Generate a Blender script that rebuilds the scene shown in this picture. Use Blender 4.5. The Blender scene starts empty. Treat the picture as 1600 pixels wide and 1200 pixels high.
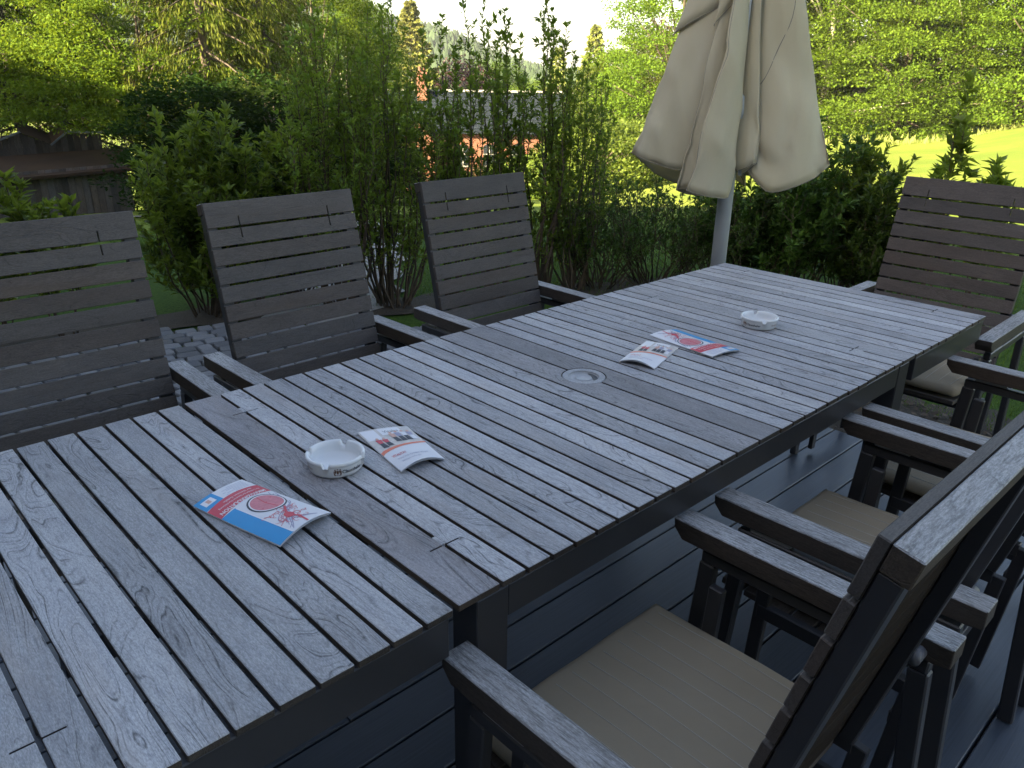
import bpy, bmesh, math, random
import numpy as np
from mathutils import Vector, Matrix, noise as mnoise

R_ = math.radians
rng = np.random.default_rng(7)
random.seed(7)
scene = bpy.context.scene
COL = scene.collection

# ------------------------------------------------------------------ camera
cd = bpy.data.cameras.new("camera")
cam = bpy.data.objects.new("camera", cd)
COL.objects.link(cam)
scene.camera = cam
cd.sensor_fit = 'HORIZONTAL'
cd.sensor_width = 36.0
cd.lens = 1227.95 / 1600 * 36.0
cd.clip_start = 0.05
cd.clip_end = 6000
yaw, pit, rol = R_(46.395), R_(21.787), R_(0.9673)
Fv = Vector((math.cos(pit) * math.cos(yaw), math.cos(pit) * math.sin(yaw), -math.sin(pit)))
Rv0 = Vector((math.sin(yaw), -math.cos(yaw), 0))
Uv0 = Rv0.cross(Fv)
Rv = math.cos(rol) * Rv0 + math.sin(rol) * Uv0
Uv = -math.sin(rol) * Rv0 + math.cos(rol) * Uv0
CAM = Vector((-0.5993, -0.7391, 1.4826))
cam.matrix_world = Matrix(((Rv.x, Uv.x, -Fv.x, CAM.x), (Rv.y, Uv.y, -Fv.y, CAM.y), (Rv.z, Uv.z, -Fv.z, CAM.z), (0, 0, 0, 1)))

# ------------------------------------------------------------------ sky, sun, exposure
HAZE = .00024
SUN_YAW, SUN_EL = 173.0, 25.0          # direction the light comes from, measured like the yaw above
w = bpy.data.worlds.new("World")
scene.world = w
w.use_nodes = True
nt = w.node_tree
bg = nt.nodes["Background"]
sky = nt.nodes.new("ShaderNodeTexSky")
sky.sky_type = 'NISHITA'
sky.sun_disc = False
sky.sun_elevation = R_(SUN_EL)
sky.sun_rotation = R_(90 - SUN_YAW)
sky.air_density = 1.0
sky.dust_density = 2.5
sky.ozone_density = 1.0
nt.links.new(sky.outputs[0], bg.inputs[0])
bg.inputs[1].default_value = 0.052
sl = bpy.data.lights.new("sun", 'SUN')
sl.energy = 5.0
sl.angle = R_(0.6)
sl.color = (1.0, 0.85, 0.55)
so = bpy.data.objects.new("sun", sl)
COL.objects.link(so)
sd = Vector((math.cos(R_(SUN_YAW)) * math.cos(R_(SUN_EL)), math.sin(R_(SUN_YAW)) * math.cos(R_(SUN_EL)), math.sin(R_(SUN_EL))))
so.rotation_euler = sd.to_track_quat('Z', 'Y').to_euler()
so.location = (-20, -10, 20)
vs = scene.view_settings
vs.view_transform = 'Standard'
vs.look = 'None'
vs.gamma = 1
vs.use_curve_mapping = False
vs.exposure = 3.05
scene.render.engine = 'CYCLES'
scene.cycles.max_bounces = 8
scene.cycles.transparent_max_bounces = 8

# ------------------------------------------------------------------ helpers: objects and tags
def tag(o, label=None, cat=None, group=None, kind=None):
    if label: o['label'] = label
    if cat: o['category'] = cat
    if group: o['group'] = group
    if kind: o['kind'] = kind
    return o

def empty(name, loc=(0, 0, 0), rz=0, **k):
    o = bpy.data.objects.new(name, None)
    COL.objects.link(o)
    o.location = loc
    o.rotation_euler = (0, 0, rz)
    o.empty_display_size = .1
    return tag(o, **k)

def link(name, me, parent=None, loc=None, **k):
    o = bpy.data.objects.new(name, me)
    COL.objects.link(o)
    if parent: o.parent = parent
    if loc is not None: o.location = loc
    return tag(o, **k)

def kids(o):
    return [c for c in COL.objects if c.parent == o]

def copy_tree(o, parent=None):
    c = o.copy()
    COL.objects.link(c)
    c.parent = parent
    for ch in o.children:
        copy_tree(ch, c)
    return c

class MB:
    """collects simple solids and links them as one mesh object"""
    def __init__(s):
        s.v = []; s.f = []
    def add(s, vs_, fs):
        n = len(s.v)
        s.v += [tuple(p) for p in vs_]
        s.f += [tuple(n + i for i in f) for f in fs]
        return s
    def box(s, x0, x1, y0, y1, z0, z1, M=None):
        vs_ = [Vector(p) for p in ((x0, y0, z0), (x1, y0, z0), (x1, y1, z0), (x0, y1, z0), (x0, y0, z1), (x1, y0, z1), (x1, y1, z1), (x0, y1, z1))]
        if M: vs_ = [M @ p for p in vs_]
        return s.add(vs_, [(0, 3, 2, 1), (4, 5, 6, 7), (0, 1, 5, 4), (1, 2, 6, 5), (2, 3, 7, 6), (3, 0, 4, 7)])
    def bar(s, a, b, wx, wy, up=(0, 0, 1)):
        a, b = Vector(a), Vector(b)
        d = (b - a).normalized()
        u = Vector(up)
        x = d.cross(u)
        if x.length < 1e-4: x = d.cross(Vector((1, 0, 0)))
        x.normalize(); y = x.cross(d)
        vs_ = []
        for p in (a, b):
            for sx, sy in ((-1, -1), (1, -1), (1, 1), (-1, 1)):
                vs_.append(p + x * sx * wx / 2 + y * sy * wy / 2)
        return s.add(vs_, [(3, 2, 1, 0), (4, 5, 6, 7), (0, 1, 5, 4), (1, 2, 6, 5), (2, 3, 7, 6), (3, 0, 4, 7)])
    def tube(s, pts, rad, n=8, cap=True):
        pts = [Vector(p) for p in pts]
        if not isinstance(rad, (list, tuple)): rad = [rad] * len(pts)
        rings = []
        for i, p in enumerate(pts):
            d = (pts[min(i + 1, len(pts) - 1)] - pts[max(i - 1, 0)])
            if d.length < 1e-9: d = Vector((0, 0, 1))
            d.normalize()
            u = Vector((0, 0, 1)) if abs(d.z) < .9 else Vector((1, 0, 0))
            x = d.cross(u).normalized(); y = x.cross(d)
            rings.append([p + (x * math.cos(2 * math.pi * k / n) + y * math.sin(2 * math.pi * k / n)) * rad[i] for k in range(n)])
        vs_ = [q for r in rings for q in r]
        fs = []
        for i in range(len(pts) - 1):
            for k in range(n):
                fs.append((i * n + k, i * n + (k + 1) % n, (i + 1) * n + (k + 1) % n, (i + 1) * n + k))
        if cap:
            fs.append(tuple(range(n - 1, -1, -1)))
            fs.append(tuple((len(pts) - 1) * n + k for k in range(n)))
        return s.add(vs_, fs)
    def prism(s, outline, z0, z1):
        n = len(outline)
        vs_ = [(x, y, z0) for x, y in outline] + [(x, y, z1) for x, y in outline]
        fs = [tuple(range(n - 1, -1, -1)), tuple(range(n, 2 * n))]
        fs += [(i, (i + 1) % n, n + (i + 1) % n, n + i) for i in range(n)]
        return s.add(vs_, fs)
    def mesh(s, name, mat, bevel=0, smooth=False, seg=1, side=None):
        me = bpy.data.meshes.new(name)
        me.from_pydata(s.v, [], s.f)
        if bevel:
            bm = bmesh.new(); bm.from_mesh(me)
            bmesh.ops.recalc_face_normals(bm, faces=bm.faces[:])
            bmesh.ops.bevel(bm, geom=[e for e in bm.edges if e.calc_face_angle(0) > .5], offset=bevel, segments=seg, affect='EDGES', profile=.5, clamp_overlap=True)
            bm.to_mesh(me); bm.free()
        if mat: me.materials.append(mat)
        if smooth:
            for p in me.polygons: p.use_smooth = True
        me.update()
        if side:   # darker brown timber on the faces that do not point up
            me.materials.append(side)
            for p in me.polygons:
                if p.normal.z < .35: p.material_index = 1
        return me
    def build(s, name, mat, parent=None, bevel=0, smooth=False, seg=1, loc=None, side=None, **k):
        return link(name, s.mesh(name, mat, bevel, smooth, seg, side), parent, loc, **k)

def np_mesh(name, V, Fc, mat, smooth=False):
    """fast mesh from numpy; Fc is (M,k)"""
    me = bpy.data.meshes.new(name)
    k = Fc.shape[1]
    me.vertices.add(len(V)); me.vertices.foreach_set('co', V.astype(np.float32).ravel())
    me.loops.add(Fc.size); me.loops.foreach_set('vertex_index', Fc.astype(np.int32).ravel())
    me.polygons.add(len(Fc)); me.polygons.foreach_set('loop_start', np.arange(0, Fc.size, k, dtype=np.int32))
    me.polygons.foreach_set('use_smooth', np.full(len(Fc), smooth, dtype=bool))
    me.update(calc_edges=True)
    if mat: me.materials.append(mat)
    return me

# ------------------------------------------------------------------ helpers: materials
def mat_new(name):
    m = bpy.data.materials.new(name); m.use_nodes = True
    t = m.node_tree
    return m, t, t.nodes["Principled BSDF"]

def N(t, typ, **k):
    n = t.nodes.new(typ)
    for a, b in k.items():
        if a.startswith('i_'):
            n.inputs[a[2:].replace('_', ' ')].default_value = b
        else: setattr(n, a, b)
    return n

def math_n(t, op, a, b=None, c=None, clamp=False):
    n = t.nodes.new("ShaderNodeMath"); n.operation = op; n.use_clamp = clamp
    for i, x in enumerate((a, b, c)):
        if x is None: continue
        if isinstance(x, (int, float)): n.inputs[i].default_value = x
        else: t.links.new(x, n.inputs[i])
    return n.outputs[0]

def mix_c(t, f, a, b, mode='MIX'):
    n = t.nodes.new("ShaderNodeMix"); n.data_type = 'RGBA'; n.blend_type = mode
    for s_, x in ((0, f), (6, a), (7, b)):
        if isinstance(x, (int, float)): n.inputs[s_].default_value = x
        elif isinstance(x, tuple): n.inputs[s_].default_value = (*x, 1) if len(x) == 3 else x
        else: t.links.new(x, n.inputs[s_])
    return n.outputs[2]

def ramp(t, x, stops):
    n = t.nodes.new("ShaderNodeValToRGB")
    cr = n.color_ramp
    while len(cr.elements) < len(stops): cr.elements.new(.5)
    for e, (p, c) in zip(cr.elements, stops):
        e.position = p; e.color = (*c, 1) if len(c) == 3 else c
    t.links.new(x, n.inputs[0])
    return n.outputs[0]

def noise_n(t, vec, scale, detail=3, rough=.55, dist=0):
    n = N(t, "ShaderNodeTexNoise")
    n.inputs['Scale'].default_value = scale; n.inputs['Detail'].default_value = detail
    n.inputs['Roughness'].default_value = rough; n.inputs['Distortion'].default_value = dist
    if vec is not None: t.links.new(vec, n.inputs['Vector'])
    return n.outputs['Fac']

def mapping(t, vec, scale=(1, 1, 1), loc=(0, 0, 0)):
    n = N(t, "ShaderNodeMapping")
    n.inputs['Scale'].default_value = scale; n.inputs['Location'].default_value = loc
    t.links.new(vec, n.inputs['Vector'])
    return n.outputs[0]

def rand_vec(t, spread=37.0):
    """object coordinates shifted by a random amount per object, so that no two pieces share their grain"""
    tc = N(t, "ShaderNodeTexCoord"); oi = N(t, "ShaderNodeObjectInfo")
    cx = N(t, "ShaderNodeCombineXYZ")
    t.links.new(math_n(t, 'MULTIPLY', oi.outputs['Random'], spread), cx.inputs[0])
    t.links.new(math_n(t, 'MULTIPLY', oi.outputs['Random'], spread * 1.7), cx.inputs[1])
    t.links.new(math_n(t, 'MULTIPLY', oi.outputs['Random'], spread * .6), cx.inputs[2])
    va = N(t, "ShaderNodeVectorMath", operation='ADD')
    t.links.new(tc.outputs['Object'], va.inputs[0]); t.links.new(cx.outputs[0], va.inputs[1])
    return va.outputs[0], oi.outputs['Random'], tc.outputs['Object']

def bump(t, p, h, strength=.3, dist=.002):
    b = N(t, "ShaderNodeBump"); b.inputs['Strength'].default_value = strength; b.inputs['Distance'].default_value = dist
    t.links.new(h, b.inputs['Height']); t.links.new(b.outputs[0], p.inputs['Normal'])

def wood(name, light, mid, dark, axis='Y', lines=1.0, rough=.64, stain=.5, vary=.35, fibre=.34, spec=.3):
    m, t, p = mat_new(name)
    v, rnd, oc = rand_vec(t)
    a = {'X': (1, 0, 0), 'Y': (0, 1, 0), 'Z': (0, 0, 1)}[axis]
    def sc(al, ac): return tuple(al if q else ac for q in a)
    field = noise_n(t, mapping(t, v, sc(1.9, 10.0)), 1.0, 2.5, .5, .6)
    # growth lines: thin dark contours of a stretched field
    def contour(f, k, sharp):
        fr = math_n(t, 'FRACT', math_n(t, 'MULTIPLY', f, k))
        tri = math_n(t, 'ABSOLUTE', math_n(t, 'SUBTRACT', fr, .5))
        return math_n(t, 'SUBTRACT', 1.0, math_n(t, 'MULTIPLY', tri, sharp), clamp=True)
    msk = ramp(t, noise_n(t, mapping(t, v, sc(1.4, 8.0), (3, 5, 7)), 1.6, 2), [(.36, (.2, .2, .2)), (.56, (1, 1, 1))])
    ln = math_n(t, 'MAXIMUM', contour(field, 14.0, 13.0), math_n(t, 'MULTIPLY', contour(field, 34.0, 5.0), math_n(t, 'MULTIPLY', msk, .45)))
    ln = math_n(t, 'MULTIPLY', ln, msk)
    rag = noise_n(t, mapping(t, v, sc(45, 130)), 1.0, 3, .7)
    ln = math_n(t, 'MULTIPLY', ln, ramp(t, rag, [(.34, (.15, .15, .15)), (.54, (1, 1, 1))]))
    fib = noise_n(t, mapping(t, v, sc(26.0, 300.0)), 1.0, 4, .7)
    fib2 = noise_n(t, mapping(t, v, sc(160.0, 620.0)), 1.0, 3, .75)
    blo = noise_n(t, mapping(t, v, sc(3.0, 9.0)), 1.5, 4, .6)
    sta = ramp(t, noise_n(t, mapping(t, v, sc(3.4, 9.0), (11, 2, 9)), 1.3, 4, .6), [(.58, (0, 0, 0)), (.78, (1, 1, 1))])
    c = mix_c(t, ramp(t, blo, [(.3, (0, 0, 0)), (.7, (1, 1, 1))]), mid, light)
    c = mix_c(t, math_n(t, 'MULTIPLY', ramp(t, fib, [(.36, (1, 1, 1)), (.56, (0, 0, 0))]), fibre), c, dark)
    c = mix_c(t, math_n(t, 'MULTIPLY', ramp(t, fib2, [(.38, (1, 1, 1)), (.54, (0, 0, 0))]), .42), c, dark)
    c = mix_c(t, math_n(t, 'MULTIPLY', ramp(t, fib2, [(.56, (0, 0, 0)), (.70, (1, 1, 1))]), .30), c, tuple(min(1, q * 1.5) for q in light))
    c = mix_c(t, math_n(t, 'MULTIPLY', sta, stain), c, (mid[0] * .50, mid[1] * .46, mid[2] * .42))
    warm = ramp(t, noise_n(t, mapping(t, v, sc(2.0, 14.0), (5, 8, 1)), 1.2, 3, .6), [(.50, (0, 0, 0)), (.72, (1, 1, 1))])
    c = mix_c(t, math_n(t, 'MULTIPLY', warm, .38), c, (mid[0] * 1.02, mid[1] * .90, mid[2] * .78))
    c = mix_c(t, math_n(t, 'MULTIPLY', ln, .82 * lines), c, tuple(q * .18 for q in dark))
    hsv = N(t, "ShaderNodeHueSaturation")
    t.links.new(c, hsv.inputs['Color'])
    r2 = math_n(t, 'FRACT', math_n(t, 'MULTIPLY', rnd, 91.7))
    t.links.new(math_n(t, 'ADD', math_n(t, 'MULTIPLY', r2, vary), 1 - vary * .55), hsv.inputs['Value'])
    r3 = math_n(t, 'FRACT', math_n(t, 'MULTIPLY', rnd, 37.3))
    t.links.new(math_n(t, 'ADD', math_n(t, 'MULTIPLY', r3, .6), .7), hsv.inputs['Saturation'])
    t.links.new(hsv.outputs[0], p.inputs['Base Color'])
    p.inputs['Roughness'].default_value = rough
    p.inputs['Specular IOR Level'].default_value = spec
    h = math_n(t, 'SUBTRACT', math_n(t, 'ADD', math_n(t, 'MULTIPLY', fib, .5), math_n(t, 'MULTIPLY', fib2, .35)), math_n(t, 'MULTIPLY', ln, .8))
    bump(t, p, h, .55, .0012)
    return m

TEAK_Y = wood("weathered_teak_across", (.45, .45, .455), (.33, .333, .345), (.12, .122, .13), 'Y')
TEAK_X = wood("weathered_teak_along", (.42, .42, .42), (.28, .28, .285), (.10, .10, .10), 'X', .6, fibre=.6)
ARM = wood("weathered_teak_arm", (.42, .42, .42), (.27, .27, .27), (.08, .078, .075), 'Y', .45, stain=.4, fibre=.85)
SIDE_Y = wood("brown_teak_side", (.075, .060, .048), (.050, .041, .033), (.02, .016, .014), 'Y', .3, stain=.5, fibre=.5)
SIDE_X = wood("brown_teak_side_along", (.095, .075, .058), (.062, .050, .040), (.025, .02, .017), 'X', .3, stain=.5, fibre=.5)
BACK = wood("brown_grey_teak", (.106, .091, .081), (.076, .064, .057), (.035, .029, .027), 'X', .30, rough=.65, stain=.35, vary=.3, fibre=.35)
REAR = wood("shade_darkened_rear_teak", (.040, .033, .028), (.028, .023, .020), (.012, .010, .009), 'X', .2, rough=.95, stain=.4, spec=.04)  # darkened rear faces: shade behind the chairs put into the colour
SHED = wood("old_shed_boards", (.17, .14, .115), (.11, .09, .075), (.04, .034, .03), 'Z', .4, rough=.85, stain=.6, vary=.7)

def plain(name, col, rough=.5, var=.1, scale=20, metallic=0, spec=.4, bmp=0, emit=None):
    m, t, p = mat_new(name)
    v, rnd, oc = rand_vec(t)
    n = noise_n(t, v, scale, 4)
    c = mix_c(t, n, tuple(q * (1 - var) for q in col), tuple(min(1, q * (1 + var)) for q in col))
    t.links.new(c, p.inputs['Base Color'])
    p.inputs['Roughness'].default_value = rough
    p.inputs['Metallic'].default_value = metallic
    p.inputs['Specular IOR Level'].default_value = spec
    if bmp: bump(t, p, noise_n(t, v, scale * 6, 3), bmp, .002)
    return m

METAL = plain("anthracite_coated_metal", (.032, .032, .035), .42, .2, 9, bmp=.05)
SPACER = plain("grey_spacer", (.28, .28, .29), .5, .1)
PINM = plain("dull_grey_pin", (.11, .11, .12), .5, .1)
POLE = plain("pale_grey_pole_paint", (.42, .44, .45), .35, .05, 14)
CERAM = plain("glazed_white_ceramic", (.64, .65, .65), .14, .03, 10, spec=.6)
PAPER = plain("white_paper", (.62, .62, .64), .45, .02)
P_RED = plain("print_red", (.50, .05, .075), .4, .12, 30)
P_BLUE = plain("print_blue", (.02, .25, .52), .4, .06, 30)
P_WHITE = plain("print_white", (.66, .66, .68), .4, .02)
P_LINE = plain("print_grey_line", (.30, .30, .40), .5, .1)
P_DARK = plain("print_dark", (.04, .045, .06), .5, .1)
P_PINK = plain("print_pink_magnified_skin", (.52, .17, .20), .4, .35, 160)
P_SKIN = plain("print_skin", (.55, .33, .27), .5, .1)
P_PALE = plain("print_pale_backdrop", (.50, .47, .44), .45, .35, 90)
P_ORANGE = plain("print_orange_stripe", (.62, .16, .09), .4, .1)
P_BROWN = plain("print_brown_crest", (.13, .07, .045), .4, .3, 300)
P_INK = plain("print_black_ink", (.02, .025, .035), .35, .1)

def cushion_mat():
    m, t, p = mat_new("beige_canvas")
    v, rnd, oc = rand_vec(t)
    wv = noise_n(t, mapping(t, v, (900, 900, 900)), 1, 2)
    b = noise_n(t, v, 5, 3)
    c = mix_c(t, b, (.29, .24, .165), (.37, .31, .22))
    c = mix_c(t, math_n(t, 'MULTIPLY', wv, .3), c, (.17, .15, .12))
    t.links.new(c, p.inputs['Base Color'])
    p.inputs['Roughness'].default_value = .9
    p.inputs['Specular IOR Level'].default_value = .15
    bump(t, p, math_n(t, 'ADD', wv, math_n(t, 'MULTIPLY', noise_n(t, v, 9, 3), 7)), .35, .003)
    return m
CUSH = cushion_mat()
STITCH = plain("pale_stitching", (.42, .39, .33), .8, .05)

def cloth_mat():
    m, t, p = mat_new("cream_canopy_cloth")
    v, rnd, oc = rand_vec(t)
    b = noise_n(t, mapping(t, v, (1, 1, .6)), 3.5, 4)
    c = mix_c(t, ramp(t, b, [(.3, (0, 0, 0)), (.7, (1, 1, 1))]), (.65, .60, .43), (.73, .69, .53))
    mott = ramp(t, noise_n(t, v, 34, 4, .7), [(.55, (0, 0, 0)), (.8, (1, 1, 1))])
    c = mix_c(t, math_n(t, 'MULTIPLY', mott, .08), c, (.50, .45, .31))
    t.links.new(c, p.inputs['Base Color'])
    p.inputs['Roughness'].default_value = .85
    p.inputs['Specular IOR Level'].default_value = .2
    bump(t, p, math_n(t, 'ADD', noise_n(t, mapping(t, v, (1, 1, .35)), 14, 4), math_n(t, 'MULTIPLY', noise_n(t, v, 700, 2), .05)), .35, .012)
    tr = N(t, "ShaderNodeBsdfTranslucent"); t.links.new(mix_c(t, .5, c, (.72, .60, .34)), tr.inputs['Color'])
    mx = N(t, "ShaderNodeMixShader"); mx.inputs[0].default_value = .40
    t.links.new(p.outputs[0], mx.inputs[1]); t.links.new(tr.outputs[0], mx.inputs[2])
    t.links.new(mx.outputs[0], t.nodes["Material Output"].inputs[0])
    return m
CLOTH = cloth_mat()
HEM = plain("cream_hem_thread", (.28, .255, .20), .9, .1)

def foliage(name, dark, light, trans=.35, trans_col=None, rough=.55, scale=.6, spec=.3):
    m, t, p = mat_new(name)
    g = N(t, "ShaderNodeNewGeometry"); tc = N(t, "ShaderNodeTexCoord")
    oi = N(t, "ShaderNodeObjectInfo")
    n = noise_n(t, tc.outputs['Object'], scale, 3)
    f = math_n(t, 'ADD', math_n(t, 'MULTIPLY', g.outputs['Random Per Island'], .55), math_n(t, 'MULTIPLY', math_n(t, 'SUBTRACT', n, .22), .85), clamp=True)
    c = mix_c(t, f, dark, light)
    hsv = N(t, "ShaderNodeHueSaturation"); t.links.new(c, hsv.inputs['Color'])
    t.links.new(math_n(t, 'ADD', math_n(t, 'MULTIPLY', oi.outputs['Random'], .03), .485), hsv.inputs['Hue'])
    t.links.new(math_n(t, 'ADD', math_n(t, 'MULTIPLY', oi.outputs['Random'], .55), .68), hsv.inputs['Value'])
    t.links.new(hsv.outputs[0], p.inputs['Base Color'])
    p.inputs['Roughness'].default_value = rough
    p.inputs['Specular IOR Level'].default_value = spec
    tr = N(t, "ShaderNodeBsdfTranslucent")
    t.links.new(mix_c(t, .6, hsv.outputs[0], trans_col or tuple(min(1, q * 1.6) for q in light)), tr.inputs['Color'])
    mx = N(t, "ShaderNodeMixShader"); mx.inputs[0].default_value = trans
    t.links.new(p.outputs[0], mx.inputs[1]); t.links.new(tr.outputs[0], mx.inputs[2])
    t.links.new(mx.outputs[0], t.nodes["Material Output"].inputs[0])
    return m

F_HEDGE = foliage("hedge_leaves", (.026, .055, .007), (.185, .260, .026), .46, (.36, .46, .045), .42, 1.4, .35)
F_HEDGE_D = foliage("dark_hedge_leaves", (.014, .034, .006), (.095, .155, .018), .3, (.12, .22, .03), .45, 1.4)
F_BRIGHT = foliage("bright_spring_leaves", (.028, .064, .007), (.140, .205, .016), .34, (.26, .34, .022), .7, .55, .10)
F_MID = foliage("mid_green_leaves", (.022, .050, .007), (.092, .150, .015), .34, (.22, .30, .03), .7, .4, .10)
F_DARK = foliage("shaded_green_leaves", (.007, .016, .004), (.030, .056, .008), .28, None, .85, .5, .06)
F_SPRUCE = foliage("spruce_needles", (.010, .020, .006), (.110, .115, .014), .16, (.24, .24, .04), .85, .55, .06)
F_SPRUCE_D = foliage("dark_spruce_needles", (.010, .019, .008), (.045, .055, .016), .1, None, .7, .5)
F_THUJA = foliage("yellow_conifer_foliage", (.07, .10, .02), (.27, .27, .06), .25, (.40, .36, .09), .7, .5)
F_HILL = foliage("hill_conifers", (.014, .028, .014), (.045, .075, .028), .1, None, .8, .05)
F_PURPLE = foliage("copper_beech_leaves", (.018, .008, .010), (.075, .030, .034), .25, (.14, .04, .045), .5, .5)
F_YBUSH = foliage("yellow_green_bush", (.05, .10, .014), (.19, .26, .03), .36, (.30, .38, .045), .6, .8)
BARK = plain("brown_bark", (.085, .065, .045), .9, .4, 18, bmp=.5)
BARK_L = plain("pale_bark", (.30, .27, .21), .9, .35, 12, bmp=.4)
STEM = plain("shrub_stem", (.070, .050, .032), .8, .4, 60)

# ------------------------------------------------------------------ terrain
def sstep(a, b, x):
    x = np.clip((x - a) / (b - a), 0, 1); return x * x * (3 - 2 * x)

def height(x, y):
    x = np.asarray(x, float); y = np.asarray(y, float)
    dx, dy = x - .3, y - .3
    r = np.hypot(dx, dy); a = np.degrees(np.arctan2(dy, dx))
    s = .036 + .098 * sstep(20, 45, a) * (1 - sstep(110, 150, a))
    s = s * (1 - sstep(120, 170, np.abs(a)))
    s = s + .010 * sstep(55, 75, a) * (1 - sstep(90, 120, a)) - .035 * sstep(20, 10, a) * sstep(-60, -30, a)
    rr = np.clip(r - 5.2, 0, 62)
    h = -s * (rr - 1.6 * (1 - np.exp(-rr / 1.6)))
    # distant hillside
    hill = 62 * sstep(150, 430, r) * np.clip((a - 44) / 24, 0, 1) * (1 - sstep(100, 150, a)) * (.93 + .07 * np.sin(a * .9))
    return h + hill - .035

def gh(x, y): return float(height(x, y))

def ground_mat():
    m, t, p = mat_new("mown_grass")
    tc = N(t, "ShaderNodeTexCoord")
    v = tc.outputs['Object']
    big = noise_n(t, v, .22, 4)
    mid = noise_n(t, v, 2.3, 4, .65)
    fine = noise_n(t, v, 70, 3, .7)
    c = mix_c(t, ramp(t, big, [(.35, (0, 0, 0)), (.65, (1, 1, 1))]), (.13, .175, .024), (.22, .245, .038))
    c = mix_c(t, math_n(t, 'MULTIPLY', ramp(t, mid, [(.4, (1, 1, 1)), (.62, (0, 0, 0))]), .35), c, (.09, .145, .020))
    c = mix_c(t, math_n(t, 'MULTIPLY', ramp(t, fine, [(.4, (1, 1, 1)), (.6, (0, 0, 0))]), .4), c, (.06, .10, .015))
    # darker grass round the terrace: shade painted into the lawn colour
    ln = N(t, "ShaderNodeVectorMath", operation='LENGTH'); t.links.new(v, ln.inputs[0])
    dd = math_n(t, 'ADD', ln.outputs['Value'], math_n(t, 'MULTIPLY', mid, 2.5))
    shade_turf = mix_c(t, ramp(t, fine, [(.35, (0, 0, 0)), (.65, (1, 1, 1))]), (.022, .050, .008), (.060, .105, .016))
    c = mix_c(t, ramp(t, math_n(t, 'MULTIPLY', dd, .05), [(.42, (1, 1, 1)), (.56, (0, 0, 0))]), c, shade_turf)
    t.links.new(c, p.inputs['Base Color'])
    p.inputs['Roughness'].default_value = .95
    p.inputs['Specular IOR Level'].default_value = .1
    bump(t, p, fine, .5, .02)
    return m
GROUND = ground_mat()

def build_terrain():
    rad = np.concatenate([np.linspace(0, 12, 26), np.geomspace(12.6, 1400, 74)])
    na = 200
    ang = np.linspace(0, 2 * math.pi, na, endpoint=False)
    A, Rr = np.meshgrid(ang, rad)
    X = .3 + Rr * np.cos(A); Y = .3 + Rr * np.sin(A)
    Z = height(X, Y) + np.where(Rr > 12, .10 * np.sin(X * .31) * np.cos(Y * .27), 0) * np.clip((Rr - 12) / 20, 0, 1)
    V = np.stack([X.ravel(), Y.ravel(), Z.ravel()], 1)
    i, j = np.meshgrid(np.arange(len(rad) - 1), np.arange(na), indexing='ij')
    j2 = (j + 1) % na
    Fc = np.stack([(i * na + j).ravel(), ((i + 1) * na + j).ravel(), ((i + 1) * na + j2).ravel(), (i * na + j2).ravel()], 1)
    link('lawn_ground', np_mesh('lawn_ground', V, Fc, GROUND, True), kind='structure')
build_terrain()

# ------------------------------------------------------------------ deck
def deck_mat():
    m, t, p = mat_new("slate_blue_composite_board")
    v, rnd, oc = rand_vec(t)
    fib = noise_n(t, mapping(t, v, (4, 420, 60)), 1, 3, .6)
    blo = noise_n(t, mapping(t, v, (1, 4, 1)), 2.0, 4)
    c = mix_c(t, blo, (.046, .056, .073), (.067, .081, .103))
    c = mix_c(t, math_n(t, 'MULTIPLY', ramp(t, fib, [(.4, (0, 0, 0)), (.6, (1, 1, 1))]), .5), c, (.028, .034, .046))
    dust = ramp(t, noise_n(t, v, 130, 3, .8), [(.66, (0, 0, 0)), (.75, (1, 1, 1))])
    c = mix_c(t, math_n(t, 'MULTIPLY', dust, .12), c, (.2, .2, .2))
    t.links.new(c, p.inputs['Base Color'])
    t.links.new(math_n(t, 'ADD', math_n(t, 'MULTIPLY', blo, .22), .27), p.inputs['Roughness'])
    p.inputs['Specular IOR Level'].default_value = .5
    bump(t, p, fib, .25, .0012)
    return m
DECKM = deck_mat()
JOIST = plain("dark_joists", (.012, .012, .014), .8, .2)
deck = MB().box(-4.98, 2.66, -3.6, 2.20, -.17, -.034).build('deck', JOIST, kind='structure')
deck['label'] = 'slate blue composite deck under the long table'
row = 0
y = 2.19
board_cache = {}
yy = []
PITCH = .133
y = .4540 + PITCH * 13
X1 = 2.68
while y > -3.5:
    y0, y1 = y - PITCH + .0065, y
    cuts = [-4.97]
    if abs(y1 - (.454 + PITCH * 2)) < .01 : js = [.142]
    else: js = [[-1.1, 1.9], [-2.9, .9], [-.4], [-1.9]][row % 4] if y > -1.6 else [-1.5]
    if 0 < y < .454 + PITCH * 1.5: js = [j for j in js if j < -.8]
    cuts += js + [X1]
    for a, b in zip(cuts[:-1], cuts[1:]):
        key = (round(b - a, 4),)
        if key not in board_cache:
            L = b - a - .004
            mb = MB()
            # hollow-edged board with a shallow side groove
            prof = [(0, 0), (0, .010), (.004, .012), (0, .014), (0, .024), (.0025, .027), (PITCH - .009, .027), (PITCH - .0065, .024), (PITCH - .0065, .014), (PITCH - .0105, .012), (PITCH - .0065, .010), (PITCH - .0065, 0)]
            n = len(prof)
            vs_ = [(0, q[0], q[1] - .027) for q in prof] + [(L, q[0], q[1] - .027) for q in prof]
            fs = [tuple(range(n)), tuple(range(2 * n - 1, n - 1, -1))] + [(i, n + i, n + (i + 1) % n, (i + 1) % n) for i in range(n)]
            mb.add(vs_, fs)
            board_cache[key] = mb.mesh('board', DECKM)
        link('board', board_cache[key], deck, (a + .002, y0, 0.0))
    y -= PITCH
    row += 1

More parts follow.
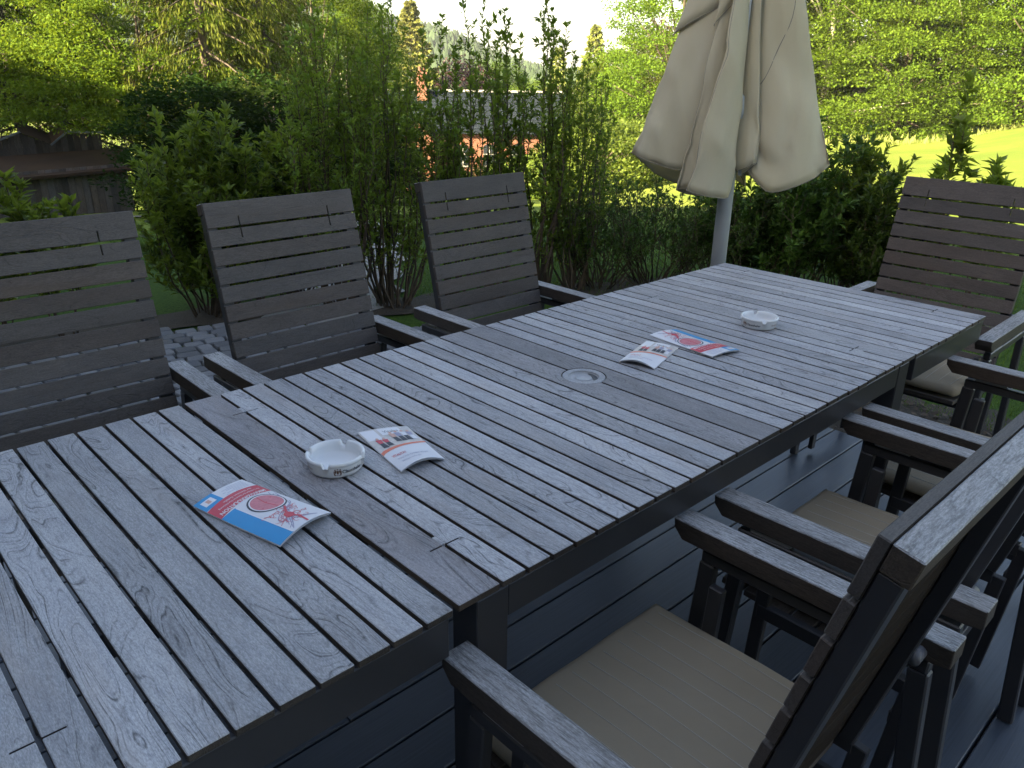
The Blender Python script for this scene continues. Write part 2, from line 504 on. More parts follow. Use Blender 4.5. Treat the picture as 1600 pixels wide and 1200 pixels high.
# ------------------------------------------------------------------ soil strip, cobbles, path
def soil_mat():
    m, t, p = mat_new("dark_soil")
    tc = N(t, "ShaderNodeTexCoord"); v = tc.outputs['Object']
    c = mix_c(t, noise_n(t, v, 9, 5, .7), (.018, .014, .010), (.075, .058, .038))
    t.links.new(c, p.inputs['Base Color']); p.inputs['Roughness'].default_value = .95
    bump(t, p, noise_n(t, v, 60, 5, .7), .8, .02)
    return m
SOIL = soil_mat()

def sheet(name, outline, dz, mat, sub=10, **k):
    bm = bmesh.new()
    vs_ = [bm.verts.new((x, y, 0)) for x, y in outline]
    bm.faces.new(vs_)
    bmesh.ops.triangulate(bm, faces=bm.faces[:])
    bmesh.ops.subdivide_edges(bm, edges=bm.edges[:], cuts=sub, use_grid_fill=True)
    for v_ in bm.verts: v_.co.z = gh(v_.co.x, v_.co.y) + dz
    me = bpy.data.meshes.new(name); bm.to_mesh(me); bm.free()
    me.materials.append(mat)
    return link(name, me, **k)

HEDGE_LINE = [(-1.4, 4.75), (.4, 4.3), (1.35, 4.15), (2.15, 3.62), (2.8, 3.42), (3.6, 3.05), (4.35, 2.72), (4.85, 2.15), (5.15, 1.5), (5.2, .8), (5.25, .4)]
def band(line, wd):
    a, b = [], []
    for i, (x, y) in enumerate(line):
        p0 = Vector(line[max(i - 1, 0)]); p1 = Vector(line[min(i + 1, len(line) - 1)])
        d = (p1 - p0).normalized(); n = Vector((-d.y, d.x)) * wd
        a.append((x + n.x, y + n.y)); b.append((x - n.x, y - n.y))
    return a + b[::-1]
def strip(name, line, wd, dz, mat, **k):
    """a ribbon that follows the ground"""
    pts = []
    for i in range(len(line) - 1):
        for s_ in np.linspace(0, 1, 9)[:-1]:
            pts.append((line[i][0] * (1 - s_) + line[i + 1][0] * s_, line[i][1] * (1 - s_) + line[i + 1][1] * s_))
    pts.append(line[-1])
    V = []; Fc = []
    m_ = 6
    for i, (x, y) in enumerate(pts):
        p0 = Vector(pts[max(i - 1, 0)]); p1 = Vector(pts[min(i + 1, len(pts) - 1)])
        d = (p1 - p0).normalized(); n = Vector((-d.y, d.x))
        wob = 1 + .18 * math.sin(i * 1.7) + .1 * math.sin(i * 4.1)
        for j in range(m_ + 1):
            q = (j / m_ * 2 - 1) * wd * wob
            X, Y = x + n.x * q, y + n.y * q
            V.append((X, Y, gh(X, Y) + dz))
    for i in range(len(pts) - 1):
        for j in range(m_):
            a = i * (m_ + 1) + j
            Fc.append((a, a + 1, a + m_ + 2, a + m_ + 1))
    return link(name, np_mesh(name, np.array(V), np.array(Fc), mat, True), **k)
strip('hedge_bed_soil', HEDGE_LINE, .19, .012, SOIL, kind='structure')
strip('deck_edge_soil', [(3.02, -1.4), (3.04, .2), (3.06, 1.2), (2.90, 2.0)], .42, .008, SOIL, kind='structure')

def litter():
    n = 1500
    P = np.stack([rng.uniform(2.68, 3.35, n), rng.uniform(-1.2, 1.9, n), np.zeros(n)], 1)
    P[:, 2] = height(P[:, 0], P[:, 1]) + rng.uniform(.012, .035, n)
    a = rng.uniform(0, 2 * math.pi, n); L = rng.uniform(.012, .045, n); Wd = L * rng.uniform(.25, .6, n)
    d = np.stack([np.cos(a), np.sin(a), rng.uniform(-.3, .3, n)], 1); s_ = np.stack([-np.sin(a), np.cos(a), rng.uniform(-.5, .5, n)], 1)
    V = np.concatenate([P, P + d * L[:, None] * .5 + s_ * Wd[:, None], P + d * L[:, None], P + d * L[:, None] * .5 - s_ * Wd[:, None]])
    i = np.arange(n); Fc = np.stack([i, i + n, i + 2 * n, i + 3 * n], 1)
    m = foliage("dry_leaf_litter", (.035, .024, .015), (.15, .11, .07), .12, None, .8, 3)
    link('leaf_litter', np_mesh('leaf_litter', V, Fc, m), kind='stuff', label='dry brown leaf litter on the soil beside the deck end', cat='leaf litter')
litter()

def stone_mat():
    m, t, p = mat_new("grey_granite")
    v, rnd, oc = rand_vec(t)
    sp = noise_n(t, v, 160, 4, .8); bl = noise_n(t, v, 14, 4)
    c = mix_c(t, sp, (.085, .09, .10), (.225, .23, .245))
    c = mix_c(t, math_n(t, 'MULTIPLY', bl, .4), c, (.12, .12, .11))
    r2 = math_n(t, 'FRACT', math_n(t, 'MULTIPLY', rnd, 53.1))
    hsv = N(t, "ShaderNodeHueSaturation"); t.links.new(c, hsv.inputs['Color'])
    t.links.new(math_n(t, 'ADD', math_n(t, 'MULTIPLY', r2, .7), .65), hsv.inputs['Value'])
    t.links.new(hsv.outputs[0], p.inputs['Base Color']); p.inputs['Roughness'].default_value = .7
    bump(t, p, math_n(t, 'ADD', sp, bl), .5, .004)
    return m
STONE = stone_mat()
def moss_mat():
    m, t, p = mat_new("mossy_joint_sand")
    tc = N(t, "ShaderNodeTexCoord"); v = tc.outputs['Object']
    c = mix_c(t, ramp(t, noise_n(t, v, 5, 5, .7), [(.4, (0, 0, 0)), (.6, (1, 1, 1))]), (.035, .03, .022), (.055, .07, .015))
    t.links.new(c, p.inputs['Base Color']); p.inputs['Roughness'].default_value = 1
    bump(t, p, noise_n(t, v, 90, 4), .8, .01)
    return m
MOSS = moss_mat()
COB = [(-2.2, 2.22), (2.66, 2.22), (2.45, 2.75), (2.15, 3.10), (1.80, 3.42), (1.35, 3.80), (.9, 4.02), (.2, 4.12), (-2.2, 4.3)]
def inside(x, y, poly):
    c = False
    for i in range(len(poly)):
        (x0, y0), (x1, y1) = poly[i], poly[i - 1]
        if (y0 > y) != (y1 > y) and x < (x1 - x0) * (y - y0) / (y1 - y0) + x0: c = not c
    return c
cob = sheet('cobble_paving', COB, .016, MOSS, 6, kind='structure')
def cobbles():
    protos = []
    for q in range(10):
        n = 7
        ol = []
        for i in range(n * 2):
            a = 2 * math.pi * i / (n * 2)
            cx_ = abs(math.cos(a)) ** .28 * math.copysign(1, math.cos(a)); sy_ = abs(math.sin(a)) ** .28 * math.copysign(1, math.sin(a))
            ol.append((cx_ * (.5 + rng.uniform(-.045, .045)), sy_ * (.5 + rng.uniform(-.045, .045))))
        m = len(ol)
        vs_ = [(x, y, -.02) for x, y in ol] + [(x, y, .010) for x, y in ol] + [(x * .92, y * .92, .0170) for x, y in ol] + [(rng.uniform(-.1, .1), rng.uniform(-.1, .1), .021)]
        fs = [(i, (i + 1) % m, m + (i + 1) % m, m + i) for i in range(m)] + [(m + i, m + (i + 1) % m, 2 * m + (i + 1) % m, 2 * m + i) for i in range(m)] + [(2 * m + i, 2 * m + (i + 1) % m, 3 * m) for i in range(m)]
        protos.append((vs_, fs, MB().add(vs_, fs).mesh('cobblestone', STONE)))
    # rows laid in shallow arcs
    rest = MB(); cnt = 0
    yrow = 2.30; r = 0
    todo = []
    while yrow < 4.5:
        d = rng.uniform(.085, .10)
        x = -2.1 + rng.uniform(0, .1)
        while x < 2.7:
            wd = rng.uniform(.085, .135)
            sag = .10 * math.sin((x + r * .02) * 2.2)
            X, Y = x + wd / 2, yrow + d / 2 + sag + rng.uniform(-.006, .006)
            if inside(X, Y, COB):
                slope = .10 * 2.2 * math.cos((x + r * .02) * 2.2)
                todo.append((X, Y, wd - .010, d - .010, math.atan(slope) + rng.uniform(-.08, .08)))
            x += wd
        yrow += d; r += 1
    def vis(X, Y): return 0 if (.35 < X < 2.7 and Y > 2.45) else 1
    todo.sort(key=lambda s_: (vis(s_[0], s_[1]), (s_[0] - CAM.x) ** 2 + (s_[1] - CAM.y) ** 2))
    for k, (X, Y, wd, d, a) in enumerate(todo):
        vs_, fs, me = protos[int(rng.integers(10))]
        z = gh(X, Y) + .022 + rng.uniform(-.004, .005)
        if k < 290:
            o = link('cobblestone', me, cob, (X, Y, z))
            o.rotation_euler = (rng.uniform(-.03, .03), rng.uniform(-.03, .03), a)
            o.scale = (wd, d, 1)
        else:
            ca, sa = math.cos(a), math.sin(a)
            rest.add([(X + (x * wd) * ca - (y * d) * sa, Y + (x * wd) * sa + (y * d) * ca, z + zz) for x, y, zz in vs_], fs)
    rest.build('cobblestones_beyond', STONE, cob, kind='stuff')
cobbles()

def path_mat():
    m, t, p = mat_new("pale_gravel")
    tc = N(t, "ShaderNodeTexCoord"); v = tc.outputs['Object']
    c = mix_c(t, noise_n(t, v, 55, 4, .8), (.17, .16, .145), (.38, .365, .34))
    t.links.new(c, p.inputs['Base Color']); p.inputs['Roughness'].default_value = .9
    bump(t, p, noise_n(t, v, 80, 3), .6, .01)
    return m
strip('gravel_path', [(1.75, 3.55), (2.35, 4.1), (3.0, 4.9), (3.9, 6.3), (5.2, 9.0), (6.0, 13.0), (5.2, 18.0)], .34, .014, path_mat(), kind='structure')

# ------------------------------------------------------------------ extending table
Pm, Wm, Lp, We = .0555, .0895, .0573, .0703
GAP = .0068
ZT = .750; TH = .0125
table = empty('extending_table', (.845, .5, 0), label='long weathered teak extending table with two leaves on a dark metal frame', cat='table')
TX, TY = .845, .5
def rect_slat(x0, x1, mat, y0=0., y1=1., dz=0):
    jl = random.uniform(-.0012, .0012); jr = random.uniform(-.0012, .0012); jz = random.uniform(-.0006, .0006)
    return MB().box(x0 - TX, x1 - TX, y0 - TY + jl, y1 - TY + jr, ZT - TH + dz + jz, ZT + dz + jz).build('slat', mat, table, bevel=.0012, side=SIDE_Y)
def notched(x0, x1, side, tabs, mat, dz=0, y0=0., y1=1.):
    """slat with two saw slits and small tabs closing the gap; side=+1: slits open towards +x"""
    ol = []
    e = x1 if side > 0 else x0
    o_ = side
    sl_len, sw, tab = .027, .0032, .022
    def edge(yc, sgn):
        # at yc: slit into the slat, then a tab that fills the gap
        return [(e, yc - sw / 2), (e - o_ * sl_len, yc - sw / 2), (e - o_ * sl_len, yc + sw / 2), (e, yc + sw / 2)]
    if side > 0:
        ol = [(x0, y0), (e, y0)]
        for yc in tabs: ol += edge(yc, 1)
        ol += [(e, y1), (x0, y1)]
    else:
        ol = [(x1, y1), (e, y1)]
        for yc in reversed(tabs):
            ol += edge(yc, 1)[::-1]
        ol += [(e, y0), (x1, y0)]
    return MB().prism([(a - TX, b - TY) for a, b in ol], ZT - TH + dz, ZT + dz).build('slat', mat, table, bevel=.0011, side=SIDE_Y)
def tabs_fill(xg, ys, mat, dz=0):
    for yc in ys:
        MB().box(xg - GAP / 2 - .0002 - TX, xg + GAP / 2 + .0002 - TX, yc + .003 - TY, yc + .030 - TY, ZT - TH + dz, ZT - .0006 + dz).build('joint_tab', mat, table)

TEAK_D = wood("dark_stained_teak_across", (.31, .30, .305), (.22, .215, .22), (.08, .078, .08), 'Y', .8, stain=.6, vary=.25)
# main top: wide, 12 narrow, wide | wide, 12 narrow, wide
xs = [0.]
for k in range(28): xs.append(xs[-1] + (Wm if k in (0, 13, 14, 27) else Pm))
HX, HY = xs[14], .508
HR = .0585
for k in range(28):
    x0, x1 = xs[k] + GAP / 2, xs[k + 1] - GAP / 2
    if k == 0: x0 = xs[0] + .005
    if k == 27: x1 = xs[28] - .004
    if k in (0, 26): notched(x0, x1, 1, (.14, .863), TEAK_D if k == 0 else TEAK_Y)
    elif k in (1, 27): notched(x0, x1, -1, (.14, .863), TEAK_Y)
    elif k in (13, 14):
        s_ = 1 if k == 13 else -1
        e = x1 if s_ > 0 else x0; f_ = x0 if s_ > 0 else x1
        off = abs(e - HX); ha = math.acos(off / HR)
        arc = []
        for q in range(25):
            a = -ha + 2 * ha * q / 24
            # arc bulging away from the gap
            arc.append((HX - s_ * HR * math.cos(a), HY + HR * math.sin(a)))
        ol = [(f_, 0), (e, 0)] + arc + [(e, 1), (f_, 1)]
        if s_ < 0: ol = ol[::-1]
        MB().prism([(a - TX, b - TY) for a, b in ol], ZT - TH, ZT).build('slat', TEAK_D, table, bevel=.001, side=SIDE_Y)
    else: rect_slat(x0, x1, TEAK_Y)
tabs_fill(xs[1], (.14, .863), TEAK_Y); tabs_fill(xs[27], (.14 - .03, .863 - .03), TEAK_Y)
# leaves
for sgn, base in ((1, xs[28]), (-1, 0.)):
    e = [0.] + [Lp * i for i in range(1, 10)] + [Lp * 9 + We]
    for k in range(10):
        a, b = e[k] + GAP / 2, e[k + 1] - GAP / 2
        if k == 0: a = .0065
        x0, x1 = (base + a, base + b) if sgn > 0 else (base - b, base - a)
        dz = -.0015
        if k in (8, 9):
            sd_ = (1 if k == 8 else -1) * sgn
            notched(x0, x1, sd_, (.14, .863), TEAK_Y, dz)
        else: rect_slat(x0, x1, TEAK_Y, dz=dz)
    if sgn > 0: tabs_fill(base + e[9], (.11, .83), TEAK_Y, -.0015)
# parasol hole insert
def lathe(prof, n, name, mat, parent, cx=0, cy=0, cz=0, smooth=True, mod=None, **k):
    vs_ = []; fs = []
    for i, (r, z) in enumerate(prof):
        for q in range(n):
            a = 2 * math.pi * q / n
            rr, zz = (r, z) if mod is None else mod(i, r, z, a)
            vs_.append((cx + rr * math.cos(a), cy + rr * math.sin(a), cz + zz))
    for i in range(len(prof) - 1):
        for q in range(n):
            fs.append((i * n + q, i * n + (q + 1) % n, (i + 1) * n + (q + 1) % n, (i + 1) * n + q))
    return MB().add(vs_, fs).build(name, mat, parent, smooth=smooth, **k)
RING = wood("ring_teak", (.42, .43, .44), (.31, .32, .335), (.14, .145, .15), 'Y', .3)
lathe([(HR - .0022, -.02), (HR - .0022, -.002), (HR - .004, 0), (.040, 0), (.0385, -.0015), (.0385, -.02)], 64, 'parasol_hole_ring', RING, table, HX - TX, HY - TY, ZT - .0004, smooth=False)
CAPM = plain("worn_grey_plastic_cap", (.33, .34, .35), .45, .35, 40, bmp=.3)
lathe([(0.0003, -.006), (.019, -.006), (.0205, -.0045), (.022, -.0075), (.030, -.0085), (.0375, -.007), (.0384, -.004)], 64, 'parasol_hole_cap', CAPM, table, HX - TX, HY - TY, ZT)
CAP_DARK = plain("dark_grey_crescent", (.05, .05, .05), .5, .4, 60)  # flat dark grey crescent on one side of the cap
gm = MB()
arcp = []
for q in range(15):
    a = -1.6 + 2.0 * q / 14
    arcp.append((HX - TX + .0365 * math.cos(a), HY - TY + .0365 * math.sin(a)))
for q in range(15):
    a = .4 - 2.0 * q / 14
    rr = .0215 + .012 * (1 - math.sin(math.pi * (q) / 14))
    arcp.append((HX - TX + rr * math.cos(a), HY - TY + rr * math.sin(a)))
gm.prism(arcp, ZT - .0068, ZT - .0062).build('cap_recess', CAP_DARK, table)

# frame
AP = .0
def tb(name, *b, **k): return MB().box(b[0] - TX, b[1] - TX, b[2] - TY, b[3] - TY, b[4], b[5]).build(name, METAL, table, bevel=.002, **k)
for yy0 in (.0015, .9735):
    tb('apron', .106, 1.584, yy0, yy0 + .025, .676, .7368)
    tb('leaf_rail', 1.702, 2.268, yy0 + .001, yy0 + .024, .664, .7355)
    tb('leaf_rail', -.578, -.012, yy0 + .001, yy0 + .024, .664, .7355)
for xx in (.045, 1.610): tb('apron', xx + .01, xx + .035, .0605, .9395, .676, .7366)
for xx in (2.246, -.578): tb('leaf_rail', xx, xx + .022, .027, .973, .664, .7353)
for xx in (.040, 1.588):
    for yy0 in (.0005, .9395):
        tb('leg', xx, xx + .066, yy0, yy0 + .060, 0.001, .7372)
for xx in (-.45, 1.2):
    MB().box(xx - TX, xx + .95 - TX, .30 - TY, .33 - TY, .690, .7352).build('extension_runner', METAL, table)
    MB().box(xx - TX, xx + .95 - TX, .67 - TY, .70 - TY, .690, .7352).build('extension_runner', METAL, table)
tb('cross_brace', .8, .84, .027, .973, .695, .7352)

# ------------------------------------------------------------------ chairs
CW = .3225   # half of the outer width
def make_chair():
    root = empty('garden_armchair')
    # armrests
    for s_ in (-1, 1):
        x0, x1 = (s_ * CW, s_ * (CW - .053)); x0, x1 = min(x0, x1), max(x0, x1)
        ol = [(0, .660), (-.002, .640), (-.022, .618), (-.500, .618), (-.526, .622), (-.526, .660)]
        n = len(ol)
        vs_ = [(x0, a, b) for a, b in ol] + [(x1, a, b) for a, b in ol]
        fs = [tuple(range(n)), tuple(range(2 * n - 1, n - 1, -1))] + [(i, n + i, n + (i + 1) % n, (i + 1) % n) for i in range(n)]
        me = MB().add(vs_, fs)
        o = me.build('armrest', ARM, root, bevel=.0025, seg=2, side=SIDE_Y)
        xc = s_ * (CW - .020)
        for yb in (-.13, -.36):
            MB().box(xc - .012, xc + .012, yb - .045, yb + .045, .6035, .6175).build('spacer_block', SPACER, root, bevel=.003)
        # side frame under the armrest: rail with two splayed legs
        mb = MB()
        mb.bar((xc, -.058, .590), (xc, -.492, .590), .024, .026)
        mb.build('side_rail', METAL, root, bevel=.003)
        MB().bar((xc, -.072, .576), (xc, -.030, 0.002), .024, .034, up=(0, 1, 0)).build('leg', METAL, root, bevel=.003)
        MB().bar((xc, -.478, .576), (xc, -.520, 0.002), .024, .034, up=(0, 1, 0)).build('leg', METAL, root, bevel=.003)
        xi = s_ * (CW - .062)
        MB().bar((xi, -.105, .398), (xi, -.42, .395), .020, .034).build('seat_rail', METAL, root, bevel=.002)
        MB().bar((xi, -.12, .56), (xi, -.095, .02), .018, .030, up=(0, 1, 0)).build('inner_leg', METAL, root, bevel=.002)
        MB().bar((xi, -.43, .40), (xi, -.395, .02), .018, .030, up=(0, 1, 0)).build('inner_leg', METAL, root, bevel=.002)
        MB().bar((xi, -.10, .09), (xi, -.40, .09), .016, .024).build('foot_rail', METAL, root, bevel=.002)
        MB().tube([(s_ * (CW - .058), -.480, .635), (s_ * .235, -.480, .635)], .0115, 14).build('hinge_pin', PINM, root, smooth=True)
    MB().bar((-CW + .07, -.11, .375), (CW - .07, -.11, .375), .02, .03).build('cross_bar', METAL, root, bevel=.002)
    MB().bar((-CW + .07, -.41, .30), (CW - .07, -.41, .30), .02, .03).build('cross_bar', METAL, root, bevel=.002)
    sm = None
    for k in range(7):
        y1 = -.004 - k * .056
        z = .420 - .004 * k
        m_ = MB().box(-.248, .248, -.049, 0, -.016, 0).mesh('seat_slat', BACK, .0015) if sm is None else sm
        sm = m_
        o = link('seat_slat', m_, root, (0, y1, z)); o.rotation_euler.x = R_(3)
    # reclined back: local frame at its foot, leaning away
    lean = R_(-13.4)   # backs lean to -y
    top = Vector((0, -.562, 1.103))
    Mx = Matrix.Translation(top) @ Matrix.Rotation(-lean, 4, 'X')
    HB = .255
    smesh = {}
    z = 0.0
    for k in range(12):
        hgt = .0735 if k == 0 else .0490
        if k == 0:
            ol = [(-HB, -hgt), (-.155, -hgt), (-.155, -hgt + .028), (-.152, -hgt + .028), (-.152, -hgt), (.152, -hgt), (.152, -hgt + .028), (.155, -hgt + .028), (.155, -hgt), (HB, -hgt), (HB, 0), (-HB, 0)]
        elif k == 1:
            ol = [(-HB, -hgt), (HB, -hgt), (HB, 0), (.155, 0), (.155, -.030), (.152, -.030), (.152, 0), (-.152, 0), (-.152, -.030), (-.155, -.030), (-.155, 0), (-HB, 0)]
        else: ol = [(-HB, -hgt), (HB, -hgt), (HB, 0), (-HB, 0)]
        key = min(k, 2)
        if key not in smesh:
            n = len(ol)
            vs_ = [(a, .0, b) for a, b in ol] + [(a, .014, b) for a, b in ol]
            fs = [tuple(range(n)), tuple(range(2 * n - 1, n - 1, -1))] + [(i, n + i, n + (i + 1) % n, (i + 1) % n) for i in range(n)]
            fs = [f[::-1] for f in fs]
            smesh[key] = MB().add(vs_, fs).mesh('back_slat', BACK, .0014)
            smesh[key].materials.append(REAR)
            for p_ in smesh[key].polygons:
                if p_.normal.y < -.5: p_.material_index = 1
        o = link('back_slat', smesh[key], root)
        o.matrix_local = Mx @ Matrix.Translation((0, 0, z))
        z -= hgt + .0068
    for s_ in (-1, 1):
        o = MB().box(-.017, .017, -.0255, -.0005, -.690, -.034).build('back_stile', METAL, root, bevel=.002)
        o.matrix_local = Mx @ Matrix.Translation((s_ * .236, 0, 0))
    o = MB().box(-HB, HB, -.0305, -.0006, -.0335, .0).build('back_top_rail', TEAK_X, root, bevel=.0015, side=SIDE_X)
    o.matrix_local = Mx
    return root

proto_chair = make_chair()
bpy.context.view_layer.update()
chairs = [
    ((.305, .018, 0), 0, 'nearest empty armchair at lower right, seen from behind with its beige cushion'),
    ((1.035, .018, 0), .5, 'middle of the three armchairs on the right side of the table'),
    ((1.735, .012, 0), -.6, 'third armchair on the right side, its two armrests pushed up to the table edge'),
    ((2.289, .290, 0), 90.8, 'slatted armchair alone at the far end of the table facing the camera'),
    ((-.118, 1.025, 0), 179.4, 'leftmost slatted armchair, cut by the left edge of the photo'),
    ((.604, 1.025, 0), 181.2, 'armchair in the middle of the left side, standing on the edge of the cobbles'),
    ((1.392, 1.022, 0), 180.3, 'furthest armchair on the left side, in front of the tall upright shrubs'),
]
for i, (loc, rz, lab) in enumerate(chairs):
    c = proto_chair if i == 0 else copy_tree(proto_chair)
    c.location = loc; c.rotation_euler = (0, 0, R_(rz))
    tag(c, label=lab, cat='chair', group='slatted teak armchairs set around the table')

def make_cushion():
    nx, ny = 40, 36
    hx, y0, y1 = .252, -.415, .0
    V = []; Fc = []
    def rad_out(u, v):
        # superellipse outline with rounded corners
        x = (u * 2 - 1); y = (v * 2 - 1)
        p = 14
        m_ = max(abs(x), abs(y))
        if m_ > 1e-6:
            k = m_ / ((abs(x) ** p + abs(y) ** p) ** (1 / p))
            x *= k; y *= k
        return x, y
    for lay in (0, 1):
        for j in range(ny + 1):
            for i in range(nx + 1):
                x, y = rad_out(i / nx, j / ny)
                e = max(abs(x), abs(y))
                edge = max(0, 1 - ((1 - min(e, 1)) / .10)) if e > .9 else 0
                puff = .5 * (1 - edge ** 2.2)
                th = .034
                zz = .462 - .022 + (puff - .5) * th * 1.0 + .022 if lay else .428 + (.5 - puff) * th * .5
                if lay: zz += .007 * math.cos(x * 1.5) * math.cos(y * 1.5) + .0012 * math.sin(9 * x + 4 * y)
                V.append((x * hx, (y0 + y1) / 2 + y * (y1 - y0) / 2, zz))
    q = (nx + 1) * (ny + 1)
    for j in range(ny):
        for i in range(nx):
            a = j * (nx + 1) + i
            Fc.append((a, a + nx + 1, a + nx + 2, a + 1)); Fc.append((q + a, q + a + 1, q + a + nx + 2, q + a + nx + 1))
    # side band
    ring = [i for i in range(nx + 1)] + [(j) * (nx + 1) + nx for j in range(1, ny + 1)] + [ny * (nx + 1) + i for i in range(nx - 1, -1, -1)] + [j * (nx + 1) for j in range(ny - 1, 0, -1)]
    for a, b in zip(ring, ring[1:] + ring[:1]): Fc.append((a, b, q + b, q + a))
    root = link('seat_cushion', np_mesh('seat_cushion', np.array(V), np.array(Fc), CUSH, True))
    mb = MB()
    V = np.array(V)[q:]
    for k in range(11):
        x = -.215 + k * .043
        pts = []
        for y in np.linspace(y0 + .03, y1 - .035, 24):
            d = (V[:, 0] - x) ** 2 + (V[:, 1] - y) ** 2
            pts.append((x, y, V[np.argmin(d), 2]))
        z = np.array([p[2] for p in pts]); z = np.convolve(np.pad(z, 2, 'edge'), np.ones(5) / 5, 'valid') + .0004
        mb.tube([(p[0], p[1], float(zz)) for p, zz in zip(pts, z)], .0008, 5)
    mb.build('stitched_lines', STITCH, root)
    return root
proto_cush = make_cushion()
bpy.context.view_layer.update()
for i, (ci, dx, dy, lab) in enumerate([(0, .008, .03, 'beige seat cushion with pale stitched lines on the nearest right chair'), (1, .01, .02, 'beige seat cushion on the middle chair of the right side'),
                              (2, .0, .0, 'beige seat cushion on the third right chair, mostly under its armrests'), (3, 0, .0, 'beige seat cushion on the chair at the far end of the table')]):
    c = proto_cush if i == 0 else copy_tree(proto_cush)
    loc, rz, _ = chairs[ci]
    o = Matrix.Rotation(R_(rz), 3, 'Z') @ Vector((dx, dy - .012, 0))
    c.location = (loc[0] + o.x, loc[1] + o.y, 0); c.rotation_euler = (0, 0, R_(rz))
    tag(c, label=lab, cat='cushion', group='beige cushions on the garden chairs')

# ------------------------------------------------------------------ text helper
def text_mesh(txt, size=1.0, bold=0.0, res=2):
    cu = bpy.data.curves.new('t', 'FONT'); cu.body = txt; cu.size = size; cu.resolution_u = res; cu.offset = bold
    cu.align_x = 'LEFT'
    o = bpy.data.objects.new('t', cu); COL.objects.link(o)
    dg = bpy.context.evaluated_depsgraph_get()
    me = bpy.data.meshes.new_from_object(o.evaluated_get(dg))
    bpy.data.objects.remove(o)
    V = np.array([v.co[:] for v in me.vertices]).reshape(-1, 3); Fc = [tuple(p.vertices) for p in me.polygons]
    bpy.data.meshes.remove(me)
    return V, Fc

# ------------------------------------------------------------------ ashtrays
def make_ashtray(loc, rot, label):
    root = empty('ashtray', loc, rot, label=label, cat='ashtray', group='white ceramic ashtrays on the table')
    notch = [0, 1, 2, 3]
    def mod(i, r, z, a):
        if 5 <= i <= 11:
            for k in range(4):
                d = (a - (math.pi / 4 + k * math.pi / 2) + math.pi) % (2 * math.pi) - math.pi
                wv = .088
                if abs(d) < wv * 1.6:
                    q = min(1, max(0, (1.6 * wv - abs(d)) / (wv * .75)))
                    z = z - (z - .0235) * q * q * (3 - 2 * q) if z > .0235 else z
        return r, z
    prof = [(.0008, .003), (.040, .003), (.043, 0), (.049, .0015), (.0535, .008), (.0545, .0245), (.0552, .0262), (.0572, .0282), (.0578, .0315), (.0565, .0345), (.0530, .0350), (.0500, .0325), (.0482, .024), (.0465, .014), (.0425, .0095), (.035, .008), (.0008, .008)]
    lathe(prof, 180, 'bowl', CERAM, root, mod=mod)
    # printed sides: crest and name on two opposite quarters, a smaller brown name on the others
    def wrap(V, Fc, a0, z0, r=.05475):
        out = []
        for x, y, _ in V:
            a = a0 + x / r
            zz = z0 + y
            rr = .0535 + (.0545 - .0535) * min(1, max(0, (zz - .008) / .0165)) + .00035
            out.append((rr * math.cos(a), rr * math.sin(a), zz))
        return out, Fc
    for k in range(2):
        a0 = math.pi * k
        V, Fc = text_mesh("Clausthaler", .0098, .00022)
        V = V.copy(); V[:, 0] -= 0.012
        MB().add(*wrap(V, Fc, a0, .0125)).build('printed_name', P_INK, root)
        # crest: two rampant beasts holding a shield, reduced to small interlocking shapes
        cr = MB()
        def disc(cx, cy, rx, ry, n=9):
            vs_ = [(cx + rx * math.cos(2 * math.pi * i / n), cy + ry * math.sin(2 * math.pi * i / n), 0) for i in range(n)]
            cr.add(*wrap(vs_, [tuple(range(n))], a0, 0))
        for sx in (-1, 1):
            c0 = -.0205
            disc(c0 + sx * .0048, .0215, .0014, .0014); disc(c0 + sx * .0046, .0170, .0018, .0034); disc(c0 + sx * .0058, .0118, .0012, .0032)
            disc(c0 + sx * .0030, .0190, .0018, .0007); disc(c0 + sx * .0072, .0160, .0006, .0036); disc(c0 + sx * .0040, .0098, .0020, .0008)
        disc(-.0205, .0160, .0024, .0040); disc(-.0205, .0222, .0018, .0011); disc(-.0205, .0105, .0016, .0010)
        cr.build('printed_crest', P_BROWN, root)
        V, Fc = text_mesh("Clausthaler", .0065, .0001)
        V = V.copy(); V[:, 0] -= .018
        MB().add(*wrap(V, Fc, a0 + math.pi / 2, .0145)).build('printed_small_name', P_BROWN, root)
    return root
make_ashtray((.100, .493, ZT + .0006), R_(84), 'round white ashtray beside the near leaflets, on the left half of the table')
make_ashtray((1.580, .436, ZT + .0006), R_(0), 'small looking white ashtray at the far end of the table near the parasol')

